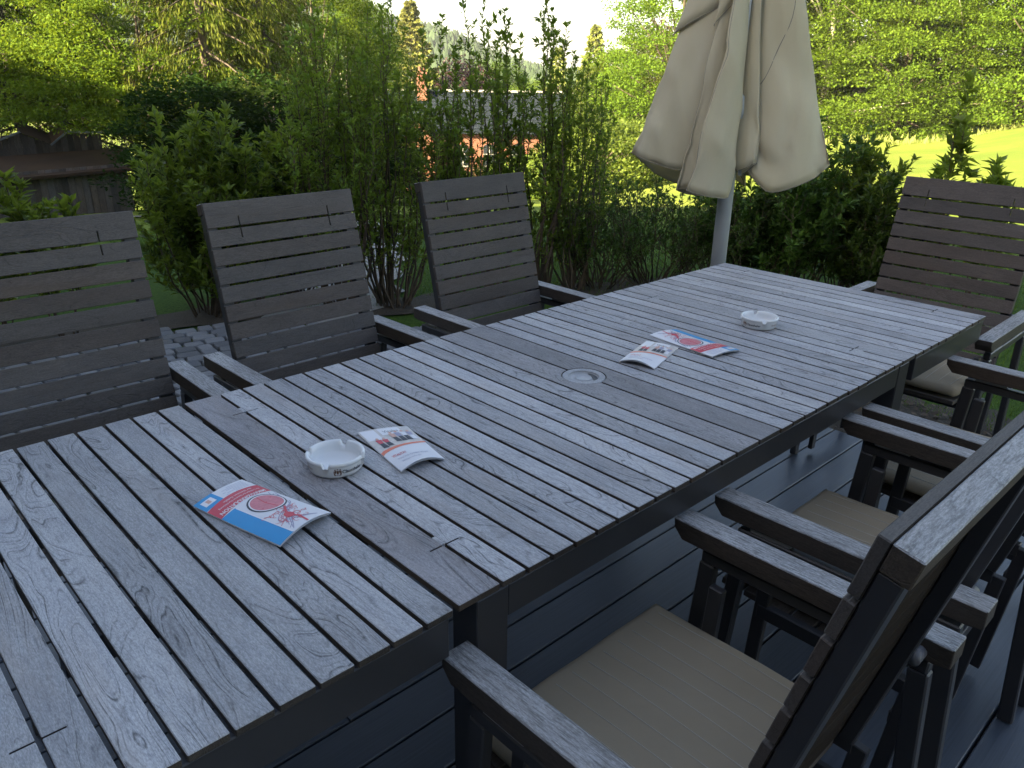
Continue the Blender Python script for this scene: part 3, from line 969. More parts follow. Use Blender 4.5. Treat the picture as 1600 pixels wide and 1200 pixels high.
# ------------------------------------------------------------------ leaflets
class Leaflet:
    """u runs along the text, v from the foot of the cover to its head"""
    def __init__(s, name, corners, label, group, lift, curl, z=ZT):
        # corners: (u0v0),(u1v0),(u1v1),(u0v1)
        s.c = [Vector((a, b, 0)) for a, b in corners]
        s.o = (s.c[0] + s.c[1] + s.c[2] + s.c[3]) / 4
        s.root = empty(name, (s.o.x, s.o.y, z), label=label, cat='leaflet', group=group)
        s.lift, s.curl = lift, curl
        s.block()
    def P(s, u, v, h=0):
        c = s.c
        p = c[0] * (1 - u) * (1 - v) + c[1] * u * (1 - v) + c[2] * u * v + c[3] * (1 - u) * v - s.o
        return Vector((p.x, p.y, .0035 + s.z(u, v) + h))
    def z(s, u, v): return s.lift * math.sin(math.pi * min(1, max(0, u))) ** .8 * .6 + s.curl(u, v)
    def grid(s, u0, u1, v0, v1, h, name, mat, nu=14, nv=18, fn=None):
        V = []; Fc = []
        for j in range(nv + 1):
            for i in range(nu + 1):
                u = u0 + (u1 - u0) * i / nu; v = v0 + (v1 - v0) * j / nv
                if fn: u, v = fn(i / nu, j / nv)
                V.append(s.P(u, v, h))
        for j in range(nv):
            for i in range(nu):
                a = j * (nu + 1) + i; Fc.append((a, a + 1, a + nu + 2, a + nu + 1))
        return MB().add(V, Fc).build(name, mat, s.root, smooth=True)
    def block(s):
        nu, nv = 16, 20
        for lay in range(3):
            V = []; Fc = []
            m0, m1 = (0, 1)
            top = (.0, -.0009, -.0018)[lay]
            ins = (0, .004, .002)[lay]
            for b in (0, 1):
                for j in range(nv + 1):
                    for i in range(nu + 1):
                        u = ins + (1 - 2 * ins) * i / nu; v = ins + (1 - 2 * ins) * j / nv
                        p = s.P(u, v, 0)
                        zt = max(p.z * (1 - .07 * lay) + top, .0006 + .0004 * (2 - lay))
                        V.append((p.x, p.y, zt if b else max(zt - .00045, .0003)))
            q = (nu + 1) * (nv + 1)
            for j in range(nv):
                for i in range(nu):
                    a = j * (nu + 1) + i; Fc.append((q + a, q + a + 1, q + a + nu + 2, q + a + nu + 1)); Fc.append((a, a + nu + 1, a + nu + 2, a + 1))
            ring = [i for i in range(nu + 1)] + [j * (nu + 1) + nu for j in range(1, nv + 1)] + [nv * (nu + 1) + i for i in range(nu - 1, -1, -1)] + [j * (nu + 1) for j in range(nv - 1, 0, -1)]
            for a, b in zip(ring, ring[1:] + ring[:1]): Fc.append((a, b, q + b, q + a))
            MB().add(V, Fc).build('cover' if lay == 0 else 'page', PAPER, s.root)
    def poly(s, pts, h, name, mat):
        """filled outline given in (u,v); cut finely so that it follows the bulge"""
        bm = bmesh.new()
        f = bm.faces.new([bm.verts.new((a, b, 0)) for a, b in pts])
        bmesh.ops.triangulate(bm, faces=[f])
        for _ in range(2): bmesh.ops.subdivide_edges(bm, edges=bm.edges[:], cuts=1, use_grid_fill=True)
        for v_ in bm.verts: v_.co = s.P(v_.co.x, v_.co.y, h)
        me = bpy.data.meshes.new(name); bm.to_mesh(me); bm.free(); me.materials.append(mat)
        return link(name, me, s.root)
    def lines(s, segs, h, name, mat, wd=.004):
        mb = MB()
        for pl in segs:
            V = []; n = len(pl)
            for i, (a, b) in enumerate(pl):
                a0, b0 = pl[max(i - 1, 0)]; a1, b1 = pl[min(i + 1, n - 1)]
                dx, dy = (a1 - a0) * .11, (b1 - b0) * .23
                L = math.hypot(dx, dy) or 1
                nx, ny = -dy / L * wd / 2 / .11 * .11, dx / L * wd / 2
                V.append(s.P(a + nx / .11, b + ny / .23, h)); V.append(s.P(a - nx / .11, b - ny / .23, h))
            mb.add(V, [(2 * i, 2 * i + 1, 2 * i + 3, 2 * i + 2) for i in range(n - 1)])
        return mb.build(name, mat, s.root)
    def text(s, txt, u, v, size, width, h, name, mat, bold=.0):
        V, Fc = text_mesh(txt, 1.0, bold)
        w_ = V[:, 0].max() - V[:, 0].min(); V[:, 0] -= V[:, 0].min()
        out = [s.P(u + x / w_ * width, v + yy_ * size, h) for x, yy_, _ in V]
        return MB().add(out, Fc).build(name, mat, s.root)

def disc_uv(cu, cv, ru, rv, n=28, a0=0, a1=2 * math.pi):
    return [(cu + ru * math.cos(a0 + (a1 - a0) * i / n), cv + rv * math.sin(a0 + (a1 - a0) * i / n)) for i in range(n if a1 - a0 > 6.2 else n + 1)]

def medical(L):
    L.grid(.64, 1., 0, .165, .0002, 'blue_corner', P_BLUE, 6, 4)
    L.grid(0, 1, 0, 1, .0003, 'red_band', P_RED, 14, 4, fn=lambda a, b: (a, .175 + .17 * b - .025 * math.sin(math.pi * a)))
    L.grid(.735, 1., .345, 1., .0002, 'blue_band', P_BLUE, 6, 16)
    L.poly([(.72, .04), (.93, .04), (.93, .12), (.72, .12)], .0004, 'logo_plate', P_WHITE)
    L.poly([(.79, .055), (.86, .055), (.86, .105), (.79, .105)], .0006, 'logo_mark', P_SKIN)
    L.lines([[(.735, .36), (.735, .6), (.735, .99)]], .0004, 'white_rule', P_WHITE, .002)
    L.text("MIKROZIRKULATION", .06, .285, .055, .88, .0006, 'title', P_WHITE, .02)
    L.text("Ein Leitfaden zur besseren Durchblutung", .08, .235, .032, .80, .0006, 'subtitle', P_WHITE)
    L.text("der kleinsten Gefäße", .16, .192, .032, .56, .0006, 'subtitle', P_WHITE)
    L.lines([[(.08, v), (.3, v), (e, v)] for v, e in ((.135, .55), (.115, .50), (.095, .56), (.075, .46), (.055, .52), (.035, .40))], .0003, 'small_print', P_LINE, .0011)
    # drawing: lens over tissue, vessels, roots
    segs = []
    for k in range(5):
        o = k * .05
        segs.append([(.03 + o * .3 + .62 * t_ - .1 * math.sin(3 * t_), .40 + .52 * t_ + .05 * math.sin(5 * t_ + k)) for t_ in np.linspace(0, 1, 14)])
    for k in range(3):
        segs.append([(.10 + .56 * math.sin(t_) ** 2 * (1 - .13 * k), .60 + .13 * t_) for t_ in np.linspace(0, 2.7, 20)])
    L.lines(segs, .0002, 'contour_lines', P_LINE, .0016)
    L.poly(disc_uv(.37, .50, .30, .158), .0004, 'lens_rim', P_DARK)
    L.poly(disc_uv(.365, .50, .275, .144), .0005, 'lens_ring', P_WHITE)
    L.poly(disc_uv(.365, .50, .255, .133), .0006, 'lens_glass', P_PINK)
    L.lines([[(.36, .38), (.40, .5), (.36, .62)], [(.2, .45), (.38, .5), (.55, .56)]], .0007, 'lens_vessels', P_RED, .0022)
    segs = []
    rr = random.Random(4)
    for k in range(46):
        a = rr.uniform(0, 2 * math.pi); r0 = rr.uniform(.03, .10)
        cu, cv = .46 + rr.uniform(-.22, .20), .775 + rr.uniform(-.10, .10)
        p_ = [(cu, cv)]
        for q in range(5):
            a += rr.uniform(-1.1, 1.1)
            p_.append((p_[-1][0] + .035 * math.cos(a), p_[-1][1] + .016 * math.sin(a)))
        segs.append(p_)
    L.lines(segs, .0004, 'fine_vessels', P_RED, .0010)
    L.poly(disc_uv(.46, .80, .075, .045, 12), .0006, 'red_centre', P_RED)
    L.lines([[(.46, .80), (.40, .88), (.44, .99)], [(.30, .66), (.42, .74), (.46, .80)]], .0005, 'vessel_trunk', P_RED, .004)

def wellness(L):
    L.grid(.0, 1, .47, .985, .0002, 'group_photo', P_PALE, 12, 12, fn=lambda a, b: (a * .998 + .001, (.40 + .10 * a ** .6) * (1 - b) + .995 * b))
    L.grid(0, 1, .4, .5, .0005, 'orange_stripe', P_ORANGE, 16, 3, fn=lambda a, b: (a, .37 + .115 * a ** .55 + b * .055 * (1.1 - .5 * a)))
    L.poly([(.03, .74), (.30, .70), (.30, .97), (.03, .99)], .0003, 'white_corner', P_WHITE)
    L.poly([(.36, .80), (.78, .80), (.78, .98), (.36, .98)], .0006, 'logo_plate', P_WHITE)
    L.text("Vitalys", .42, .855, .09, .30, .0008, 'logo', P_INK)
    for (cx_, b0, hgt, top, leg) in ((.18, .50, .24, P_RED, P_DARK), (.30, .52, .20, P_RED, P_DARK), (.52, .58, .26, P_SKIN, P_DARK), (.64, .58, .28, P_LINE, P_DARK), (.76, .59, .27, P_WHITE, P_DARK), (.88, .60, .25, P_LINE, P_WHITE)):
        L.poly([(cx_ - .045, b0), (cx_ - .01, b0), (cx_, b0 + hgt * .35), (cx_ + .035, b0), (cx_ + .07, b0), (cx_ + .045, b0 + hgt * .5), (cx_ - .035, b0 + hgt * .5)], .0009, 'printed_figure', leg)
        L.poly([(cx_ - .04, b0 + hgt * .48), (cx_ + .045, b0 + hgt * .48), (cx_ + .06, b0 + hgt * .85), (cx_ - .05, b0 + hgt * .88)], .0010, 'printed_figure', top)
        L.poly(disc_uv(cx_ + .005, b0 + hgt * .97, .03, .026, 10), .0011, 'printed_figure', P_SKIN)
    L.text("VITALITÄT", .10, .255, .070, .30, .0006, 'heading', P_RED, .01)
    L.text("WOHLFÜHLEN  FÜR KÖRPER UND GEIST", .14, .175, .050, .66, .0006, 'heading', P_LINE)
    L.text("Wirksam vorbeugen", .16, .105, .050, .42, .0006, 'heading', P_LINE)

z0 = lambda u, v: 0.0
med1 = Leaflet('medical_leaflet', [(-.062, .563), (-.170, .528), (-.119, .306), (-.003, .341)], 'blue, red and white leaflet with a round lens picture, nearest the camera', 'leaflets about circulation', .010, lambda u, v: .004 * v * v + .006 * math.sin(math.pi * u) * v)
medical(med1)
well1 = Leaflet('wellness_leaflet', [(.178, .384), (.278, .375), (.314, .551), (.214, .595)], 'white leaflet with a group photo and orange stripe, beside the near ashtray', 'leaflets with a group photo', .006, lambda u, v: .013 * (1 - v) ** 2 * math.sin(math.pi * min(1, u * .9 + .1)))
wellness(well1)
med2 = Leaflet('medical_leaflet', [(1.209, .360), (1.316, .338), (1.346, .575), (1.240, .600)], 'blue, red and white leaflet with a round lens picture, nearer to the far ashtray', 'leaflets about circulation', .010, lambda u, v: .004 * (1 - v) ** 2, z=ZT)
medical(med2)
well2 = Leaflet('wellness_leaflet', [(.993, .513), (1.018, .414), (1.209, .473), (1.188, .572)], 'white leaflet with a group photo lying just beyond the parasol hole', 'leaflets with a group photo', .005, lambda u, v: .010 * (1 - v) ** 2 * math.sin(math.pi * u), z=ZT)
wellness(well2)

# ------------------------------------------------------------------ parasol
def parasol():
    PX, PY = 2.63, 1.253
    root = empty('closed_parasol', (PX, PY, 0), label='closed cream parasol with hanging cloth folds on a pale grey pole', cat='parasol')
    MB().tube([(0, 0, -.02), (0, 0, 2.62)], .0345, 32).build('pole', POLE, root, smooth=False)
    for p in root.children:
        for f in p.data.polygons: f.use_smooth = len(f.vertices) == 4
    lathe([(.0346, .14), (.06, .14), (.062, .02), (.26, .016), (.27, 0), (.27, -.03)], 40, 'base_plate', METAL, root, smooth=False)
    lathe([(.036, 1.30), (.062, 1.30), (.066, 1.33), (.066, 1.39), (.04, 1.42)], 24, 'runner_hub', POLE, root)
    lathe([(.001, 2.72), (.02, 2.71), (.028, 2.67), (.018, 2.64), (.045, 2.62), (.045, 2.56)], 20, 'finial', POLE, root)
    to_cam = math.atan2(CAM.y - PY, CAM.x - PX)
    # each fold: angle, reach at the hem, sideways sweep, half width, hem height of tip, hem height of flank
    # angles are measured from the direction of the table's near end
    # (angle, reach, sweep, half width, hem at the tip, hem of first flank, hem of second flank, vent reach)
    folds = [(-94, .428, -.06, 17, 1.135, .975, 1.07, 1.06), (-52, .17, -.30, 12, .985, .955, 1.02, 1.04), (-14, .19, -.46, 24, 1.00, .985, .962, .8), (34, .10, .3, 14, 1.12, 1.08, 1.06, .7),
             (80, .400, .16, 17, 1.125, .99, 1.07, .62), (126, .30, .3, 14, 1.03, 1.0, 1.04, .7), (170, .34, .2, 16, 1.0, .98, 1.05, .9), (214, .32, -.2, 14, 1.04, .975, 1.05, 1.0)]
    def section(f_, reach_k, add=0.):
        """control polygon of one level, as (x,y,kind) in pole coordinates; f_ 0 at the top, 1 at the hem"""
        pts = []
        nf = len(folds)
        for k, (a, r, sw, hw, zt, zf, zg, vr) in enumerate(folds):
            a = to_cam + R_(a) ; R1 = .045 + (r * (1 if reach_k == 1 else vr)) * f_ + add
            r0 = .040 + .018 * f_ + add
            for (rr, da, sws) in ((r0, -22 + 1.0, 0.), (R1 * .42, -hw * 1.20, .18), (R1 * .74, -hw * .70, .55), (R1 * .975, -hw * .16, .96), (R1 * 1.0, 0, 1.), (R1 * .975, hw * .16, .97), (R1 * .72, hw * .72, .60), (R1 * .42, hw * 1.25, .22)):
                aa = a + R_(da) + sw * sws * f_
                pts.append((rr * math.cos(aa), rr * math.sin(aa), zt * .0 + 0, k, rr / R1))
        return pts
    def surf(zt_top, reach_k, add, hemfun, nz, name, crinkle=1.0):
        K = len(folds) * 8
        sub = 5
        rows = []
        ztop = zt_top
        for j in range(nz + 1):
            t_ = j / nz
            row = []
            base = None
            # height of each control column differs because the hem is not level
            cols = []
            for i in range(K):
                k = i // 8; q = i % 8
                hz = hemfun(k, q)
                z = ztop + (hz - ztop) * t_
                f_ = max(0., (2.60 - z) / (2.60 - 1.05))
                f_ = f_ ** 1.32
                pts = section(f_, reach_k, add)
                p = pts[i]
                cols.append((p[0], p[1], z))
            # closed Catmull-Rom through the columns
            for i in range(K):
                p0, p1, p2, p3 = (np.array(cols[(i + d) % K]) for d in (-1, 0, 1, 2))
                for s_ in range(sub):
                    u = s_ / sub
                    q_ = .5 * ((2 * p1) + (-p0 + p2) * u + (2 * p0 - 5 * p1 + 4 * p2 - p3) * u * u + (-p0 + 3 * p1 - 3 * p2 + p3) * u ** 3)
                    # slack and creases in the cloth
                    a_ = math.atan2(q_[1], q_[0]); rr = math.hypot(q_[0], q_[1])
                    n1 = mnoise.noise(Vector((q_[0] * 5, q_[1] * 5, q_[2] * 1.6))) * .022 * crinkle
                    n2 = mnoise.noise(Vector((q_[0] * 13 + q_[2] * 4, q_[1] * 13, q_[2] * 5.5 + 4))) * .012 * crinkle
                    g_ = min(1, rr / .16)
                    lw = min(1, max(0, (1.75 - q_[2]) / .6))
                    rd = (1 - abs(mnoise.noise(Vector((q_[0] * 6 + 3, q_[1] * 6, q_[2] * 2.2 + (q_[0] - q_[1]) * 3))) * 2.4)); rd = max(0, rd) ** 2.2
                    n1 += (rd * .026 - .007) * (.35 + .65 * lw) * crinkle
                    n1 += .011 * lw ** 2.5 * math.sin(i * 1.35 + s_ * .27 + 2.2 * math.sin(i * .7)) * crinkle
                    n2 += (max(0, 1 - abs(mnoise.noise(Vector((q_[0] * 9 - q_[2] * 5, q_[1] * 9 + 7, q_[2] * 3)))) * 5)) ** 2 * .004 * crinkle
                    tx, ty = -math.sin(a_), math.cos(a_)
                    q_[0] += (n1 * tx + n2 * math.cos(a_)) * g_; q_[1] += (n1 * ty + n2 * math.sin(a_)) * g_
                    row.append(q_)
            rows.append(row)
        M_ = K * sub
        V = np.array(rows).reshape(-1, 3)
        i, j = np.meshgrid(np.arange(nz), np.arange(M_), indexing='ij'); j2 = (j + 1) % M_
        Fc = np.stack([(i * M_ + j).ravel(), (i * M_ + j2).ravel(), ((i + 1) * M_ + j2).ravel(), ((i + 1) * M_ + j).ravel()], 1)
        o = link(name, np_mesh(name, V, Fc, CLOTH, True), root)
        sm = o.modifiers.new('thickness', 'SOLIDIFY'); sm.thickness = .0012; sm.offset = 0
        hem = [tuple(p) for p in rows[-1]]
        MB().tube(hem + hem[:1], .0016, 6, cap=False).build(name + '_hem', HEM, root, smooth=True)
        return rows, sub
    def hem_main(k, q):
        a, r, sw, hw, zt, zf, zg, vr = folds[k]
        lo = zf if q < 4 else zg
        return (1.12, .15 * 1.09 + .85 * lo, .62 * lo + .38 * zt, .12 * lo + .88 * zt, zt, .12 * lo + .88 * zt, .62 * lo + .38 * zt, .15 * 1.09 + .85 * lo)[q]
    rows, sub = surf(2.58, 1.0, 0., hem_main, 46, 'canopy')
    # seams along the fold crests
    mb = MB()
    for k in range(len(folds)):
        col = (k * 8 + 4) * sub
        nz = len(rows) - 1
        pts = [tuple(rows[j][min(col + int((1 - j / nz) * 4), len(rows[0]) - 1)] * np.array([1.004, 1.004, 1])) for j in range(nz + 1)]
        mb.tube(pts, .0012, 5)
    # diagonal seams where panels are joined
    for (k, q0, q1, j0, j1) in ((4, -1.2, 3.8, 44, 17), (0, 1.0, 5.5, 20, 22), (5, 1, 5, 40, 20)):
        nz = len(rows) - 1; pts = []
        for s_ in np.linspace(0, 1, 30):
            j = j0 + (j1 - j0) * s_; c_ = (k * 8 + q0 + (q1 - q0) * s_) * sub
            ja, ca = int(j), int(c_) % len(rows[0]); cb = (ca + 1) % len(rows[0]); fj, fc = j - ja, c_ - int(c_)
            p = (rows[ja][ca] * (1 - fc) + rows[ja][cb] * fc) * (1 - fj) + (rows[min(ja + 1, nz)][ca] * (1 - fc) + rows[min(ja + 1, nz)][cb] * fc) * fj
            pts.append(tuple(p))
        mb.tube(pts, .0021, 5)
    mb.build('canopy_seams', HEM, root)
    surf(2.60, 1.12, .010, lambda k, q: 1.70 + .07 * math.cos(q / 8 * 2 * math.pi) + .05 * math.sin(k * 2.3), 18, 'vent_flap', .6)
    # folded ribs inside
    for k, (a, r, sw, hw, zt, zf, zg, vr) in enumerate(folds):
        aa = to_cam + R_(a + 22)
        MB().bar((.045 * math.cos(aa), .045 * math.sin(aa), 2.56), (.062 * math.cos(aa), .062 * math.sin(aa), 1.06), .012, .018).build('rib', POLE, root)
parasol()

# ------------------------------------------------------------------ vegetation helpers
def rand_unit(n):
    v = rng.normal(size=(n, 3)); return v / np.linalg.norm(v, axis=1)[:, None]
def norm_(v): return v / (np.linalg.norm(v, axis=1)[:, None] + 1e-9)

def leaves_near(P, D, Up, L, W):
    """pointed oval leaf folded at the midrib: 5 verts, 4 tris"""
    D = norm_(D); S = norm_(np.cross(D, Up)); U = np.cross(S, D)
    L = L[:, None]; W = W[:, None]
    base = P; mid = P + D * L * .48 - U * W * .10
    l = P + D * L * .46 + S * W * .5 + U * W * .12; r = P + D * L * .46 - S * W * .5 + U * W * .12
    tip = P + D * L - U * L * .12
    n = len(P)
    V = np.stack([base, l, mid, r, tip], 1).reshape(-1, 3)
    i = np.arange(n)[:, None] * 5
    Fc = np.concatenate([i + np.array([[0, 2, 1]]), i + np.array([[0, 3, 2]]), i + np.array([[1, 2, 4]]), i + np.array([[2, 3, 4]])])
    return V, Fc

def leaves_far(P, D, Up, L, W):
    D = norm_(D); S = norm_(np.cross(D, Up)); L = L[:, None]; W = W[:, None]
    V = np.stack([P, P + D * L * .5 + S * W * .5, P + D * L, P + D * L * .5 - S * W * .5], 1).reshape(-1, 3)
    i = np.arange(len(P))[:, None] * 4
    return V, i + np.array([[0, 1, 2, 3]])

def stems_mesh(polys, name):
    """many thin three-sided stems; polys: list of (points (m,3), r0, r1)"""
    Vs = []; Fs = []; off = 0
    for pts, r0, r1 in polys:
        m = len(pts)
        d = np.gradient(pts, axis=0); d = norm_(d)
        u = np.tile(np.array([[.31, .87, .39]]), (m, 1)); x = norm_(np.cross(d, u)); y = np.cross(d, x)
        r = np.linspace(r0, r1, m)[:, None]
        ring = [pts + (x * math.cos(a) + y * math.sin(a)) * r for a in (0, 2.094, 4.189)]
        V = np.stack(ring, 1).reshape(-1, 3); Vs.append(V)
        i = np.arange(m - 1)[:, None, None] * 3; k = np.arange(3)[None, :, None]; k2 = (k + 1) % 3
        F_ = np.concatenate([i + k, i + k2, i + 3 + k2, i + 3 + k], 2).reshape(-1, 4) + off
        Fs.append(F_); off += len(V)
    return np_mesh(name, np.concatenate(Vs), np.concatenate(Fs), STEM)

def shrub(name, seed, H, W, nst, leaf=.045, spread=.35, bare=.25, twigs=9, twig_len=.22, dens=1.0, mat=None, upright=1.0, depth=None, lean=(0, 0), clump=1.0):
    """erect stems from a narrow stool, short side twigs, leaves in pairs that crowd towards the tips"""
    g = np.random.default_rng(seed)
    depth = depth or W
    polys = []; LP = []; LD = []; LL = []
    def leafy(pts, t0, step, size):
        seg = np.linalg.norm(np.diff(pts, axis=0), axis=1); cum = np.concatenate([[0], np.cumsum(seg)]); tot = cum[-1]
        s_ = t0 * tot
        pos = []
        while s_ < tot:
            pos.append(s_); s_ += step * (1.25 - .65 * s_ / tot) * g.uniform(.6, 1.4) / dens
        pos += [tot] * 4
        for s_ in pos:
            i = min(np.searchsorted(cum, s_) - 1, len(pts) - 2); i = max(i, 0)
            u = (s_ - cum[i]) / max(seg[i], 1e-6)
            p = pts[i] * (1 - u) + pts[i + 1] * u; d = (pts[i + 1] - pts[i]) / max(seg[i], 1e-6)
            a = g.uniform(0, 6.28)
            e1 = np.cross(d, [.3, .9, .2]); e1 /= np.linalg.norm(e1); e2 = np.cross(d, e1)
            for q in (0, math.pi):
                o = e1 * math.cos(a + q) + e2 * math.sin(a + q)
                k_ = g.uniform(.35, 1.0)
                LP.append(p + g.normal(size=3) * .003); LD.append(d * k_ + o * (1.15 - .4 * k_) + np.array([0, 0, .25]) + g.normal(size=3) * .18); LL.append(size * g.uniform(.55, 1.2))
    for s_ in range(nst):
        a = g.uniform(0, 6.28); q = math.sqrt(g.uniform(0, 1))
        bx, by = .16 * W * q * math.cos(a), .16 * depth * q * math.sin(a)
        a2 = a + g.uniform(-.5, .5)
        tx, ty = W * .5 * q * math.cos(a2) + lean[0], depth * .5 * q * math.sin(a2) + lean[1]
        h = H * (1 - .33 * q * q * upright - .0) * g.uniform(.62 if H < 1.9 else .78, 1.0)
        m = 9
        t_ = np.linspace(0, 1, m)[:, None]
        ctrl = np.array([bx, by, 0]) * (1 - t_) + np.array([tx, ty, h]) * t_
        bow = np.array([tx - bx, ty - by, 0]) * (np.sin(t_ * math.pi) * .22)
        wob = np.cumsum(g.normal(size=(m, 3)) * np.array([.012, .012, 0]) * (H), axis=0); wob[0] = 0
        pts = ctrl + bow + wob
        polys.append((pts, .0065 * (.6 + .5 * H), .0018))
        leafy(pts, max(bare + .15, .5), .03, leaf)
        for k in range(twigs):
            tt = g.uniform(bare, .97)
            i = int(tt * (m - 1)); i = min(i, m - 2); u = tt * (m - 1) - i
            p = pts[i] * (1 - u) + pts[i + 1] * u
            a = g.uniform(0, 6.28)
            up_ = g.uniform(.5, 1.5) * upright
            d = np.array([math.cos(a), math.sin(a), up_]); d /= np.linalg.norm(d)
            L_ = twig_len * g.uniform(.4, 1.15) * (1.15 - .55 * tt)
            mm = 4; t2 = np.linspace(0, 1, mm)[:, None]
            tp = p + d * L_ * t2 + np.array([0, 0, 1.]) * (t2 ** 2) * L_ * .25 + g.normal(size=(mm, 3)) * .006 * t2
            polys.append((tp, .0024, .0010))
            leafy(tp, .15, .021, leaf * g.uniform(.75, 1.05))
    me_s = stems_mesh(polys, 'stems')
    P = np.array(LP); D = np.array(LD); L_ = np.array(LL)
    V, Fc = leaves_near(P, D, rand_unit(len(P)) * .5 + np.array([0, 0, 1.]), L_, L_ * g.uniform(.36, .5, len(P)))
    me_l = np_mesh('foliage', V, Fc, mat or F_HEDGE)
    return me_s, me_l
def place_shrub(meshes, x, y, label, rz=0, sc=1., group='leafy shrubs of the hedge behind the terrace', name='hedge_shrub', cat='shrub', dz=0):
    r = empty(name, (x, y, gh(x, y) + .01 + dz), R_(rz), label=label, cat=cat, group=group)
    r.scale = (sc, sc, sc)
    a = link('stems', meshes[0], r); b = link('foliage', meshes[1], r)
    return r

# the hedge, from left to right
TALL_A = shrub('t', 11, 2.0, .72, 26, .044, bare=.14, twigs=13, twig_len=.22, dens=.80)
TALL_B = shrub('t', 12, 2.14, .58, 17, .048, bare=.12, twigs=12, twig_len=.15, dens=.85)
BUSH_A = shrub('b', 13, 1.45, .86, 22, .070, bare=.12, twigs=12, twig_len=.27, upright=.7, dens=.95)
BUSH_B = shrub('b', 14, 1.10, .95, 20, .070, bare=.10, twigs=12, twig_len=.25, upright=.6, mat=F_HEDGE_D, dens=.9)
TWIGGY = shrub('w', 15, .92, 1.15, 34, .034, bare=.22, twigs=11, twig_len=.22, upright=.45, mat=F_HEDGE_D, dens=.55)
SPRAY = shrub('s', 16, 1.05, .46, 7, .084, bare=.3, twigs=7, twig_len=.17)
SPRIG = shrub('g', 19, 2.0, .10, 2, .088, bare=.3, twigs=8, twig_len=.13, dens=.7)
hedge = [
    (SPRAY, .52, 4.15, 10, 1.03, 'thin pale green spray of leaves in front of the board shed'),
    (SPRAY, .24, 4.42, 130, .85, 'small leafy spray at the left edge behind the leftmost chair'),
    (BUSH_A, 1.36, 4.18, 0, .96, 'big bushy shrub rising from the cobbles between the two left chairs'),
    (BUSH_B, 1.62, 4.28, 80, .98, 'dark bushy shrub behind the middle chair on the left'),
    (BUSH_A, 1.93, 4.05, 120, .86, 'bushy shrub behind the right half of the middle left chair'),
    (TALL_A, 2.06, 3.76, 0, .98, 'tall upright shrub just right of the middle left chair, outer stems'),
    (TALL_A, 2.38, 3.58, 75, .99, 'tall upright shrub with many bare lower stems between the two left chairs'),
    (TALL_B, 2.80, 3.46, 0, .90, 'upright shrub directly behind the furthest left chair'),
    (TALL_B, 3.05, 3.32, 50, 1.02, 'tallest upright shrub reaching above the photo behind the furthest left chair'),
    (TALL_B, 3.36, 3.16, 110, 1.03, 'second tall shrub against the white sky, right of the furthest left chair'),
    (TALL_A, 3.66, 3.08, 160, .84, 'upright shrub at the right end of the tall group, beside the low twiggy hedge'),
    (TWIGGY, 3.92, 3.06, 0, .95, 'low twiggy shrub left of the parasol pole'),
    (TWIGGY, 4.25, 2.80, 95, .95, 'low twiggy shrub directly behind the parasol pole'),
    (TWIGGY, 4.55, 2.50, 190, .93, 'low twiggy shrub just right of the parasol pole'),
    (BUSH_B, 4.62, 2.25, 20, .98, 'dark dense shrub under the right edge of the parasol cloth'),
    (BUSH_B, 4.88, 1.95, 100, 1.05, 'dark dense shrub in the middle between parasol and far chair'),
    (BUSH_A, 5.10, 1.72, 30, .84, 'leafy shrub with open stems left of the far end chair'),
    (BUSH_B, 5.06, 1.46, 200, .82, 'low dark shrub touching the left side of the far end chair'),
    (SPRAY, 5.10, 1.24, 220, 1.08, 'leafy spray above the left corner of the far end chair'),
    (SPRIG, 5.10, 1.10, 0, 1.12, 'tall single sprig standing high above the far end chair'),
    (SPRAY, 5.16, .90, 60, 1.12, 'leafy spray above the middle of the far end chair'),
]
for me, x, y, rz, sc, lab in hedge:
    place_shrub(me, x, y, lab, rz, sc)

# ------------------------------------------------------------------ grass near the terrace
def grass():
    regs = [((3.2, 9.5), (-1.6, 4.2), 52000, .035), ((1.9, 8.0), (3.6, 9.0), 34000, .035)]
    Vs = []; Fs = []; off = 0
    for (xa, xb), (ya, yb), n, hh in regs:
        x = xa + (xb - xa) * rng.random(n) ** 1.3; y = rng.uniform(ya, yb, n)
        keep = ~((y < 2.2) & (x < 3.25)) & ~((x > 3.0) & (np.hypot(x - 2.2, y - 1.3) < 2.2) & (y > 1.2) & False)
        x, y = x[keep], y[keep]; n = len(x)
        z = height(x, y) - .004
        h = hh * rng.uniform(.5, 1.5, n); a = rng.uniform(0, 6.28, n); b = rng.uniform(0, 6.28, n); wd = rng.uniform(.0018, .004, n)
        P = np.stack([x, y, z], 1)
        s_ = np.stack([np.cos(a), np.sin(a), 0 * a], 1) * wd[:, None]
        tip = P + np.stack([np.cos(b) * h * .5, np.sin(b) * h * .5, h], 1)
        V = np.stack([P - s_, P + s_, tip], 1).reshape(-1, 3)
        Vs.append(V); Fs.append(np.arange(n * 3).reshape(-1, 3) + off); off += len(V)
    m = foliage("grass_blades", (.030, .07, .010), (.090, .15, .020), .3, (.25, .34, .04), .6, 1.2)
    link('grass', np_mesh('grass', np.concatenate(Vs), np.concatenate(Fs), m), kind='stuff', label='short green grass blades of the lawn beside the terrace', cat='grass')
grass()

